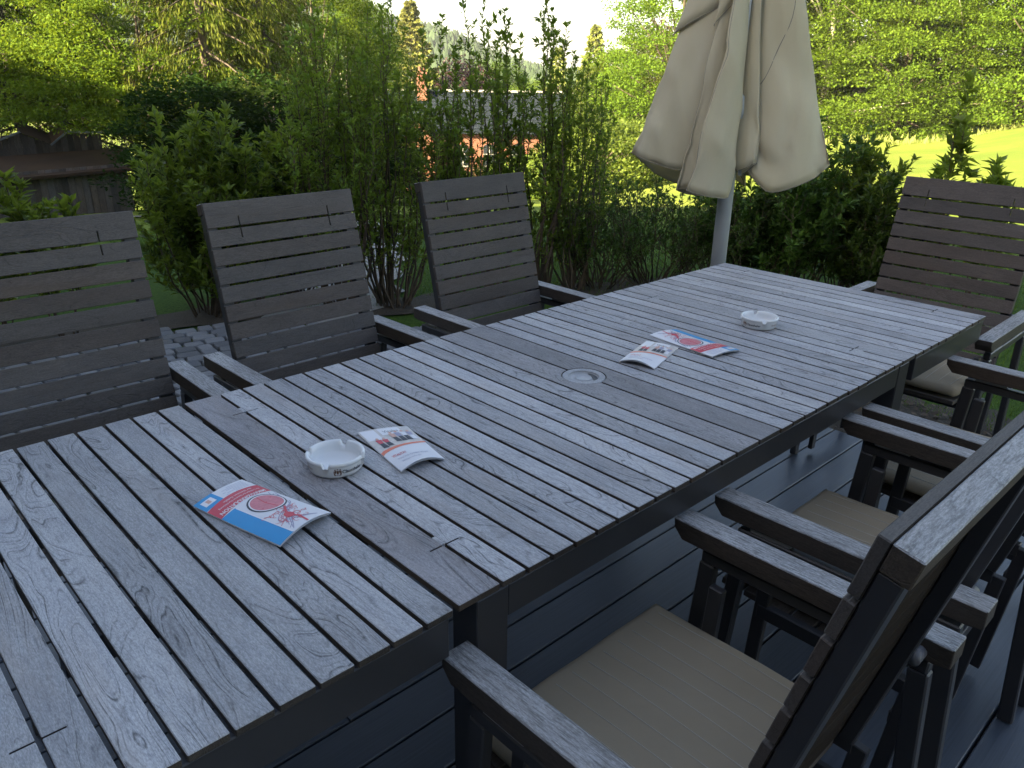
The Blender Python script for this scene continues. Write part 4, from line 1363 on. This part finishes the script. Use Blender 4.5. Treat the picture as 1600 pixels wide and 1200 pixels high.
# ------------------------------------------------------------------ trees
def deciduous(seed, R, H, mat, nclu=150, per=240, leaf=.17, base=.0, bark=BARK, clr=.75, flat=1.0, trunk_r=.22):
    g = np.random.default_rng(seed)
    # cluster centres in a lumpy dome reaching near the ground
    C_ = []
    lumps = g.normal(size=(9, 3)); lumps /= np.linalg.norm(lumps, axis=1)[:, None]
    while len(C_) < nclu:
        h = g.uniform(base, 1) ; a = g.uniform(0, 6.28)
        prof = (.70 + .30 * math.sin(min(1, h / .35) * math.pi / 2)) if h < .35 else math.sqrt(max(0, 1 - ((h - .35) / .65) ** 2))
        d = np.array([math.cos(a), math.sin(a), h * 1.2 - .5])
        lump = 1 + .22 * max(0, float((lumps @ (d / np.linalg.norm(d))).max()) - .6) / .4 - .10
        rr = R * prof * lump * (g.uniform(.2, 1) ** .30)
        p_ = np.array([rr * math.cos(a), rr * math.sin(a), h * H])
        tries = 0 if not C_ else tries
        if C_ and tries < 60 and (np.linalg.norm(np.array(C_) - p_, axis=1) * 1.0).min() < clr * .95:
            tries += 1; continue
        tries = 0
        C_.append(tuple(p_))
    C_ = np.array(C_)
    rad = clr * g.uniform(.6, 1.4, nclu)
    P = []; D = []
    for c, r in zip(C_, rad):
        u = rand_unit(per); u[:, 2] = np.abs(u[:, 2]) * .75 - .12
        u = norm_(u)
        q = r * (g.uniform(.2, 1.05, per) ** .5)[:, None] * np.array([1.1, 1.1, .78])
        P.append(c + u * q); D.append(u * .8 + g.normal(size=(per, 3)) * .6 + np.array([0, 0, -.25]))
    P = np.concatenate(P); D = np.concatenate(D); n = len(P)
    L = leaf * g.uniform(.6, 1.35, n)
    V, Fc = leaves_far(P, D, rand_unit(n) * .8 + np.array([0, 0, 1.2]), L, L * .62)
    me_l = np_mesh('crown', V, Fc, mat)
    mb = MB()
    mb.tube([(0, 0, -.5), (.05, 0, H * .25), (-.05, .08, H * .5), (.05, 0, H * .85)], [trunk_r, trunk_r * .8, trunk_r * .55, trunk_r * .12], 9)
    idx = g.choice(nclu, min(26, nclu), replace=False)
    for i in idx:
        c = C_[i]; z0_ = max(.1 * H, c[2] * .55)
        mb.tube([(0, 0, z0_), (c[0] * .5, c[1] * .5, (z0_ + c[2]) * .52), tuple(c)], [trunk_r * .32, trunk_r * .2, trunk_r * .06], 5)
    return mb.mesh('trunk', bark, smooth=True), me_l

def conifer(seed, R, H, mat, nb=150, leaf=.22, droop=.35, per=60, hang=0., bark=BARK, low=.02, tw=.16):
    g = np.random.default_rng(seed)
    P = []; D = []; LL = []; mb = MB()
    mb.tube([(0, 0, -.5), (0, 0, H * .5), (0, 0, H)], [tw, tw * .65, .02], 8)
    for b in range(nb):
        h = low + (1 - low) * (b / nb) ** .9; a = b * 2.399 + g.uniform(-.3, .3)
        L_ = R * (1 - h) ** .8 * g.uniform(.7, 1.1) + .08
        z = h * H
        t_ = np.sqrt(g.uniform(0.02, 1, per))
        dirx, diry = math.cos(a), math.sin(a)
        lat = g.normal(size=per) * .16 * L_ * (1.1 - t_)
        x = dirx * L_ * t_ - diry * lat; y = diry * L_ * t_ + dirx * lat
        zz = z - droop * L_ * t_ ** 1.4 + .18 * L_ * t_ ** 3 + g.normal(size=per) * .03
        if hang > 0: zz -= g.uniform(0, 1, per) ** 1.2 * hang * (t_ * .8 + .2)
        P.append(np.stack([x, y, zz], 1))
        D.append(np.stack([dirx * .7 - diry * lat * 2 / max(L_, .1), diry * .7 + dirx * lat * 2 / max(L_, .1), np.full(per, -.35 - hang * 1.6)], 1) + g.normal(size=(per, 3)) * .25)
        LL.append(np.full(per, leaf))
        if L_ > .6 and b % 2 == 0:
            mb.tube([(0, 0, z), (dirx * L_ * .5, diry * L_ * .5, z - droop * L_ * .36), (dirx * L_ * .95, diry * L_ * .95, z - droop * L_ * .8)], [tw * .22, tw * .13, .008], 4, cap=False)
    P = np.concatenate(P); D = np.concatenate(D); L = np.concatenate(LL) * g.uniform(.6, 1.4, len(P))
    V, Fc = leaves_far(P, D, rand_unit(len(P)) + np.array([0, 0, .4]), L, L * (.42 if hang == 0 else .26))
    return mb.mesh('trunk', bark, smooth=True), np_mesh('crown', V, Fc, mat)

def place_tree(name, me, x, y, label, rz=0, sc=(1, 1, 1), group=None, dz=0, cat='tree'):
    r = empty(name, (x, y, gh(x, y) + dz), R_(rz), label=label, cat=cat, group=group)
    r.scale = sc
    link('trunk', me[0], r); link('crown', me[1], r)
    return r

def at_dir(yaw_deg, D): return (CAM.x + D * math.cos(R_(yaw_deg)), CAM.y + D * math.sin(R_(yaw_deg)))

BR_A = deciduous(31, 4.6, 11.5, F_BRIGHT, 150, 520, .125, .0, BARK_L, .95)
BR_B = deciduous(32, 4.0, 10.0, F_BRIGHT, 130, 520, .12, .0, BARK, .90)
MG_A = deciduous(33, 4.2, 10.5, F_MID, 140, 400, .14, .0, BARK, 1.0)
MAPLE = deciduous(34, 3.9, 8.0, F_BRIGHT, 230, 380, .090, .33, BARK, .56, trunk_r=.12)
DKB = deciduous(35, 1.9, 3.3, F_DARK, 110, 190, .095, .0, BARK, .42, trunk_r=.08)
YB = deciduous(36, 1.5, 1.7, F_YBUSH, 70, 150, .10, .0, BARK, .38, trunk_r=.05)
PURP = deciduous(37, 3.2, 8.5, F_PURPLE, 110, 200, .22, .0, BARK, .9)
SP_A = conifer(41, 3.6, 13.0, F_SPRUCE, 150, .15, .40, 170, .60, BARK, .08, .2)
SP_D = conifer(42, 3.6, 15.0, F_SPRUCE_D, 150, .19, .40, 130, .25, BARK, .02, .2)
TH_A = conifer(43, 4.4, 14.8, F_THUJA, 190, .34, .15, 110, 0, BARK, .01, .16)
TH_B = conifer(44, 2.9, 12.4, F_THUJA, 170, .30, .25, 90, .1, BARK, .01, .14)

T = [
    # right hand wood above the lawn
    ('broadleaf_tree', BR_B, 35.6, 41, 10, (1.0, 1.0, 1.05), 'bright green tree rising just left of the parasol cloth'),
    ('broadleaf_tree', BR_A, 31.0, 47, 80, (1.0, 1.0, 1.0), 'bright green tree half hidden behind the parasol'),
    ('broadleaf_tree', BR_A, 26.3, 44, 0, (1.0, 1.0, 1.0), 'sunlit broad tree immediately right of the parasol'),
    ('broadleaf_tree', MG_A, 23.4, 49, 40, (1.1, 1.1, 1.1), 'slightly darker tree standing behind the two sunlit trees right of the parasol'),
    ('broadleaf_tree', BR_B, 21.8, 43, 200, (.95, .95, 1.0), 'sunlit tree with pale forked limbs in the middle of the right hand wood'),
    ('broadleaf_tree', BR_A, 18.6, 45, 140, (1.0, 1.0, 1.0), 'sunlit tree above the tall single sprig'),
    ('broadleaf_tree', MG_A, 16.4, 48, 260, (1.1, 1.1, 1.1), 'darker tree near the right edge behind the sunlit ones'),
    ('broadleaf_tree', BR_B, 14.6, 42, 20, (1.0, 1.0, 1.0), 'sunlit tree at the right edge of the photo above the lawn'),
    ('broadleaf_tree', BR_A, 11.2, 45, 300, (1.0, 1.0, 1.0), 'sunlit tree just outside the right edge of the photo'),
    ('broadleaf_tree', MG_A, 29.0, 54, 160, (1.2, 1.2, 1.25), 'tall green tree far behind the parasol'),
    ('broadleaf_tree', BR_B, 38.2, 52, 150, (1.0, 1.0, .82), 'round green tree left of the parasol, its top against the white sky'),
    ('copper_beech', PURP, 37.0, 58, 0, (.8, .8, 1.12), 'dark reddish tree top peeping over the green tree left of the parasol'),
    # middle distance, seen over the brick house
    ('conifer_tree', TH_B, 41.2, 62, 0, (1.0, 1.0, .93), 'slim pointed conifer against the sky left of the parasol'),
    ('conifer_tree', TH_B, 43.6, 70, 90, (.9, .9, .92), 'slim conifer just right of the tall hedge stems'),
    ('conifer_tree', TH_A, 53.5, 76, 0, (1.05, 1.05, 1.02), 'yellow green pointed conifer above the chimney'),
    ('copper_beech', PURP, 50.2, 80, 40, (1.2, 1.2, 1.16), 'purple leaved tree right of the yellow conifer'),
    ('broadleaf_tree', MG_A, 47.8, 84, 90, (1.0, 1.0, .95), 'green tree behind the roof ridge of the brick house'),
    ('broadleaf_tree', BR_B, 45.2, 78, 10, (1.0, 1.0, .85), 'light green tree at the right gable of the brick house'),
    ('broadleaf_tree', MG_A, 40.0, 46, 200, (.75, .75, .55), 'green round tree low behind the twiggy hedge'),
    # left side
    ('broadleaf_tree', MAPLE, 70.3, 28.0, 0, (1.0, 1.0, 1.0), 'bright green maple above the board shed'),
    ('broadleaf_tree', MAPLE, 75.5, 34, 120, (.9, .9, 1.0), 'bright green tree behind the maple at the upper left corner'),
    ('spruce_tree', SP_D, 74.0, 40, 10, (1.1, 1.1, 1.1), 'dark spruce deep behind the maple'),
    ('spruce_tree', SP_D, 69.0, 41, 80, (1.1, 1.1, 1.1), 'dark spruce deep behind the gap between maple and drooping spruce'),
    ('spruce_tree', SP_D, 65.0, 44, 160, (1.0, 1.0, 1.1), 'dark spruce deep behind the drooping spruces'),
    ('spruce_tree', SP_D, 77.4, 31, 0, (1.0, 1.0, 1.0), 'dark brownish spruce at the left edge of the photo'),
    ('spruce_tree', SP_D, 82.5, 31, 50, (1.1, 1.1, 1.1), 'dark spruce just outside the left edge of the photo'),
    ('spruce_tree', SP_A, 66.6, 25.5, 0, (.85, .85, 1.0), 'spruce with drooping yellowish twigs left of centre'),
    ('spruce_tree', SP_A, 63.0, 27, 140, (.75, .75, .95), 'second drooping spruce with its dark trunk against a patch of sky'),
    ('spruce_tree', SP_D, 61.5, 38, 40, (.8, .8, 1.0), 'dark spruce between the drooping spruces and the golden tree'),
    ('broadleaf_tree', BR_B, 59.8, 31, 60, (.62, .62, .85), 'golden green tree right of the drooping spruces'),
    ('broadleaf_tree', BR_A, 57.8, 36, 10, (.55, .55, .62), 'golden green tree whose crown ends against the sky and hill'),
    ('broadleaf_tree', DKB, 65.8, 18.5, 0, (1.15, 1.15, .84), 'shaded dark green bush in front of the maple'),
    ('broadleaf_tree', DKB, 62.6, 17.5, 90, (1.2, 1.2, .74), 'shaded dark green bush below the drooping spruces'),
    ('broadleaf_tree', DKB, 58.5, 20.0, 200, (1.2, 1.2, .7), 'shaded dark green bush left of the brick house'),
    ('broadleaf_tree', DKB, 66.9, 23.5, 300, (.8, .8, .75), 'dark green bush at the right end of the board shed'),
    ('broadleaf_tree', MG_A, 57.2, 50, 30, (.8, .8, 1.0), 'dark crowned tree standing left of the brick house'),
]
for nm, me, yw, D, rz, sc, lab in T:
    x, y = at_dir(yw, D)
    place_tree(nm, me, x, y, lab, rz, sc, 'trees beyond the garden')
for i, (yw, D, rz, sc, lab) in enumerate([(48.6, 31, 0, .6, 'yellow green bush below the brick house, left one'), (45.6, 27, 60, .75, 'sunny yellow green bush seen through the tall stems'), (43.0, 29, 120, 1.1, 'sunny yellow bush right of the tall stems'),
                                          (40.3, 25, 10, 1.2, 'sunny bush seen through the low twiggy hedge'), (37.2, 30, 200, 1.2, 'sunny bush left of the parasol pole'), (33.5, 27, 90, 1.1, 'sunny bush behind the parasol pole'), (51.0, 34, 44, .6, 'yellow bush left of the lit windows of the brick house')]):
    x, y = at_dir(yw, D)
    place_tree('garden_bush', YB, x, y, lab, rz, (sc, sc, sc), 'sunlit bushes on the lower lawn', cat='bush')

# far hill forest
def hill_forest():
    P = []
    n = 5200
    a = R_(1) * rng.uniform(38, 80, n); r = rng.uniform(170, 430, n)
    x = .3 + r * np.cos(a); y = .3 + r * np.sin(a); z = height(x, y)
    Vs = []; Fs = []; off = 0
    k = 7
    for i in range(n):
        h = rng.uniform(5, 11); w_ = h * rng.uniform(.26, .42)
        ang = np.linspace(0, 6.283, k, endpoint=False) + rng.uniform(0, 1)
        V = [(x[i], y[i], z[i] + h)]
        for lv, rr in ((.62, .55), (.25, 1.0), (.0, .6)):
            for q in ang: V.append((x[i] + w_ * rr * math.cos(q) * rng.uniform(.75, 1.2), y[i] + w_ * rr * math.sin(q) * rng.uniform(.75, 1.2), z[i] + h * lv * rng.uniform(.9, 1.1)))
        F_ = [(0, 1 + q, 1 + (q + 1) % k) for q in range(k)]
        for lv in range(2):
            for q in range(k):
                a_, b_ = 1 + lv * k + q, 1 + lv * k + (q + 1) % k
                F_ += [(a_, a_ + k, b_ + k), (a_, b_ + k, b_)]
        Vs.append(np.array(V)); Fs.append(np.array(F_) + off); off += len(V)
    link('hill_forest', np_mesh('hill_forest', np.concatenate(Vs), np.concatenate(Fs), F_HILL), kind='stuff', label='distant wooded hillside fading into haze', cat='forest')
hill_forest()

# undergrowth along the wood's edge
def verge():
    n = 5000
    t_ = rng.uniform(0, 1, n)
    yawv = 8 + 24 * t_; D = 39.5 + rng.normal(size=n) * .8 + 3 * np.sin(t_ * 9)
    x = CAM.x + D * np.cos(np.radians(yawv)); y = CAM.y + D * np.sin(np.radians(yawv))
    P = np.stack([x, y, height(x, y) - .02], 1)
    L = rng.uniform(.08, .38, n) * (.5 + rng.random(n) ** 3)
    V, Fc = leaves_far(P, rng.normal(size=(n, 3)) * .35 + np.array([0, 0, 1.]), rand_unit(n), L, L * .16)
    m = foliage("tall_verge_grass", (.09, .12, .02), (.24, .24, .06), .3, None, .8, .8)
    link('tall_grass_verge', np_mesh('tall_grass_verge', V, Fc, m), kind='stuff', label='unmown tall grass along the foot of the right hand wood', cat='grass')
verge()

# ------------------------------------------------------------------ brick house down the slope
def brick_mat():
    m, t, p = mat_new("red_brick")
    tc = N(t, "ShaderNodeTexCoord")
    b = N(t, "ShaderNodeTexBrick"); b.inputs['Scale'].default_value = 1.0
    b.inputs['Color1'].default_value = (.21, .058, .024, 1); b.inputs['Color2'].default_value = (.14, .038, .018, 1); b.inputs['Mortar'].default_value = (.20, .15, .12, 1)
    b.inputs['Brick Width'].default_value = .25; b.inputs['Row Height'].default_value = .075; b.inputs['Mortar Size'].default_value = .008
    cx = N(t, "ShaderNodeSeparateXYZ"); t.links.new(tc.outputs['Object'], cx.inputs[0])
    cb = N(t, "ShaderNodeCombineXYZ"); t.links.new(math_n(t, 'ADD', cx.outputs[0], cx.outputs[1]), cb.inputs[0]); t.links.new(cx.outputs[2], cb.inputs[1])
    t.links.new(cb.outputs[0], b.inputs['Vector'])
    c = mix_c(t, math_n(t, 'MULTIPLY', noise_n(t, tc.outputs['Object'], 1.2, 4), .4), b.outputs['Color'], (.22, .09, .05))
    t.links.new(c, p.inputs['Base Color']); p.inputs['Roughness'].default_value = .9
    return m
BRICK = brick_mat()
SLATE = plain("slate_roof", (.016, .021, .028), .95, .3, 3, spec=.05)
GLASSD = plain("dark_window_glass", (.02, .024, .03), .12, .1)
TRIM = plain("pale_trim", (.36, .34, .31), .7, .1)
def brick_house():
    A = Vector((33.6, 48.6, 0)); B = Vector((43.2, 40.4, 0))
    ax = (B - A).normalized(); L = (B - A).length
    ang = math.atan2(ax.y, ax.x)
    # local x along the ridge, local -y faces the terrace
    root = empty('brick_house', (A.x, A.y, -7.35), ang, label='red brick house with slate roof and chimney down the slope behind the shrubs', cat='house')
    e, r, dp = 4.95, 7.25, 7.0
    MB().box(-.3, L + .8, .6, dp, -1.5, e).add([(-.3, .6, e), (-.3, dp, e), (-.3, (dp + .6) / 2, r - .1), (L + .8, .6, e), (L + .8, dp, e), (L + .8, (dp + .6) / 2, r - .1)], [(0, 2, 1), (3, 4, 5)]).build('wall', BRICK, root)
    ym = (dp + .6) / 2
    th = .18
    rf = MB()
    for s_ in (-1, 1):
        y0_ = .6 - .45 if s_ < 0 else dp + .45
        zz = e - .30
        rf.add([(-.7, y0_, zz), (L + 1.2, y0_, zz), (L + 1.2, ym, r), (-.7, ym, r), (-.7, y0_, zz - th), (L + 1.2, y0_, zz - th), (L + 1.2, ym, r - th), (-.7, ym, r - th)], [(0, 1, 2, 3), (7, 6, 5, 4), (0, 4, 5, 1), (1, 5, 6, 2), (3, 7, 4, 0)])
    roof = rf.build('roof', SLATE, root)
    for k in range(9):
        z_ = e - .28 + (r - e + .3) * (k + .5) / 9; y_ = .15 + (ym - .15) * (k + .5) / 9
        MB().bar((-.68, y_, z_ + .02), (L + 1.18, y_, z_ + .02), .012, .03).build('slate_course', SLATE, roof)
    MB().bar((-.72, ym, r + .06), (L + 1.22, ym, r + .06), .25, .14).build('ridge_cap', TRIM, roof)
    ch = MB().box(2.0, 2.75, ym - 1.0, ym - .3, r - 1.2, r + 1.35).box(1.93, 2.82, ym - 1.07, ym - .23, r + 1.0, r + 1.15).build('chimney', BRICK, root)
    MB().tube([(2.2, ym - .65, r + 1.35), (2.2, ym - .65, r + 1.7)], .1, 10).build('chimney_pot', BRICK, ch)
    MB().tube([(2.55, ym - .65, r + 1.35), (2.55, ym - .65, r + 1.6)], .1, 10).build('chimney_pot', BRICK, ch)
    # gable bay in front
    gx0, gx1 = .6, 3.4
    MB().box(gx0, gx1, -.5, .62, -1.5, 3.9).add([(gx0, -.5, 3.9), (gx1, -.5, 3.9), ((gx0 + gx1) / 2, -.5, 5.6), (gx0, .62, 3.9), (gx1, .62, 3.9), ((gx0 + gx1) / 2, .62, 5.6)], [(0, 1, 2), (1, 4, 5, 2), (0, 2, 5, 3)]).build('gable_bay', BRICK, root)
    for s_, xe in ((1, gx1 + .3), (-1, gx0 - .3)):
        MB().bar(((gx0 + gx1) / 2, 0.05, 5.72), (xe, .05, 3.72), 1.5, .1, up=(0, 0, 1)).build('gable_roof', SLATE, root)
    for (wx, wy, w_, h_, z_) in ((1.55, -.5, .9, 1.45, 1.9), (5.0, .6, .8, 1.3, 2.2), (6.9, .6, .9, 1.3, 2.2), (9.0, .6, .9, 1.3, 2.2), (11.2, .6, .9, 1.3, 2.2)):
        ol = [(wx, z_), (wx + w_, z_), (wx + w_, z_ + h_)] + [(wx + w_ / 2 + w_ / 2 * math.cos(a), z_ + h_ + .22 * math.sin(a)) for a in np.linspace(.3, math.pi - .3, 7)] + [(wx, z_ + h_)]
        n = len(ol)
        f_ = MB().add([(a, wy - .02, b) for a, b in ol] + [(a, wy + .05, b) for a, b in ol], [tuple(range(n))] + [(i, n + i, n + (i + 1) % n, (i + 1) % n) for i in range(n)]).build('window', GLASSD, root)
        MB().box(wx + w_ / 2 - .03, wx + w_ / 2 + .03, wy - .06, wy - .022, z_, z_ + h_ + .2).box(wx, wx + w_, wy - .055, wy - .024, z_ + h_ * .6, z_ + h_ * .6 + .05).build('window_bars', TRIM, f_)
        MB().box(wx - .08, wx + w_ + .08, wy - .1, wy - .001, z_ - .12, z_ - .01).build('window_sill', TRIM, f_)
brick_house()

# ------------------------------------------------------------------ board sheds on the left
def sheds():
    RUST = plain("mossy_rust_brown_roof", (.042, .024, .012), .95, .6, 1.6, bmp=.4)
    def board_wall(root, x0, x1, y, ztop, z0, wd=.17):
        """every board its own piece; ztop is a function of x"""
        x = x0; k = 0
        while x < x1 - .02:
            x2 = min(x + wd, x1)
            a, b = ztop(x), ztop(x2)
            yy_ = y - (.022 if k % 2 else 0) + random.uniform(-.004, .004)
            MB().add([(x, yy_, z0), (x2 - .012, yy_, z0), (x2 - .012, yy_, b), (x, yy_, a), (x, yy_ + .02, z0), (x2 - .012, yy_ + .02, z0), (x2 - .012, yy_ + .02, b), (x, yy_ + .02, a)],
                     [(0, 1, 2, 3), (5, 4, 7, 6), (0, 4, 5, 1), (3, 2, 6, 7), (0, 3, 7, 4), (1, 5, 6, 2)]).build('board', SHED, root)
            x += wd; k += 1
    # front shed: local x to the right as seen from the terrace
    base = Vector((3.2, 24.3, 0)); ang = R_(-13)
    z0 = -3.28
    r1 = empty('board_shed', (base.x, base.y, z0), ang, label='low dark board shed with a mossy sloping roof at the left edge', cat='shed')
    board_wall(r1, -3.2, 4.15, 0, lambda x: 1.95 + .047 * x, -.2)
    MB().box(-3.2, 4.13, .03, 2.6, -.2, 1.7).build('shed_body', SHED, r1)
    MB().add([(-3.5, -.28, 1.68), (4.35, -.28, 2.04), (4.35, 2.5, 2.36), (-3.5, 2.5, 2.0), (-3.5, -.28, 1.60), (4.35, -.28, 1.96), (4.35, 2.5, 2.28), (-3.5, 2.5, 1.92)],
             [(0, 1, 2, 3), (7, 6, 5, 4), (0, 4, 5, 1), (1, 5, 6, 2), (2, 6, 7, 3), (3, 7, 4, 0)]).build('roof', RUST, r1)
    r2 = empty('board_barn', (base.x + 1.25, base.y + 2.5, z0), ang, label='taller dark board barn with a peaked skyline behind the low shed', cat='barn')
    def zt(x):
        pts = [(-3.6, 2.45), (1.0, 2.80), (1.78, 2.47), (2.2, 2.78), (3.9, 2.72), (4.6, 2.70)]
        for (a, za), (b, zb) in zip(pts, pts[1:]):
            if a <= x <= b: return za + (zb - za) * (x - a) / (b - a)
        return pts[-1][1]
    board_wall(r2, -3.6, 3.1, 0, zt, -.2)
    MB().box(-3.6, 3.08, .03, 3.0, -.2, 2.40).build('barn_body', SHED, r2)
    GUT = plain("grey_flashing", (.20, .22, .25), .5, .2)
    for a, b in (((-.2, 2.40), (1.0, 2.86)), ((1.72, 2.47), (2.2, 2.84)), ((2.2, 2.84), (3.14, 2.80))):
        MB().bar((a[0], -.06, a[1]), (b[0], -.06, b[1]), .10, .05).build('roof_edge_flashing', GUT, r2)
    MB().add([(.95, -.06, 2.86), (1.75, -.06, 2.50), (2.2, -.05, 2.84), (2.2, 2.8, 2.95), (1.75, 2.8, 2.62), (.95, 2.8, 3.0)], [(0, 1, 4, 5), (1, 2, 3, 4)]).build('roof', RUST, r2)
sheds()

# ------------------------------------------------------------------ unseen building added behind the camera to shade the terrace
def shade_house():
    root = empty('added_shade_house', (-5.0, 0, 0), label='unseen house added behind the camera to shade the terrace', cat='house')
    PL = plain("low_bounce_dark_wall", (.085, .075, .065), .85, .2, 3)  # wall colour made dark to cut the light it bounces onto the chairs
    H0, H1 = 6.35, 8.4
    MB().box(-9.0, 0, -12, 31, -3.2, H0).build('wall', PL, root)
    MB().add([(.45, -12.6, H0 - .10), (.45, 31.6, H0 - .10), (-4.5, 31.6, H1), (-4.5, -12.6, H1), (-9.45, -12.6, H0 - .1), (-9.45, 31.6, H0 - .1)] + [(.45, -12.6, H0 - .22), (.45, 31.6, H0 - .22), (-9.45, -12.6, H0 - .22), (-9.45, 31.6, H0 - .22)],
             [(0, 1, 2, 3), (3, 2, 5, 4), (0, 6, 7, 1), (4, 5, 9, 8), (6, 8, 9, 7), (0, 3, 4, 8, 6), (1, 7, 9, 5, 2)]).build('roof', SLATE, root)
    for k in range(6):
        y0 = -10.5 + k * 4.2
        w_ = MB().box(.005, .03, y0, y0 + 1.5, .9, 2.3).build('window', GLASSD, root)
        MB().box(.006, .06, y0 - .08, y0 - .001, .82, 2.38).box(.006, .06, y0 + 1.501, y0 + 1.58, .82, 2.38).box(.006, .10, y0 - .1, y0 + 1.6, .78, .86).build('window_frame', TRIM, w_)
shade_house()

# ------------------------------------------------------------------ air
hm = bpy.data.materials.new("pale_morning_haze"); hm.use_nodes = True
t = hm.node_tree
for n_ in list(t.nodes):
    if n_.type != 'OUTPUT_MATERIAL': t.nodes.remove(n_)
pv = t.nodes.new("ShaderNodeVolumePrincipled")
pv.inputs['Density'].default_value = HAZE
pv.inputs['Color'].default_value = (.93, .96, 1, 1)
t.links.new(pv.outputs[0], t.nodes["Material Output"].inputs['Volume'])
MB().box(-1500, 1500, -1500, 1500, -60, 140).build('haze', hm, kind='stuff')
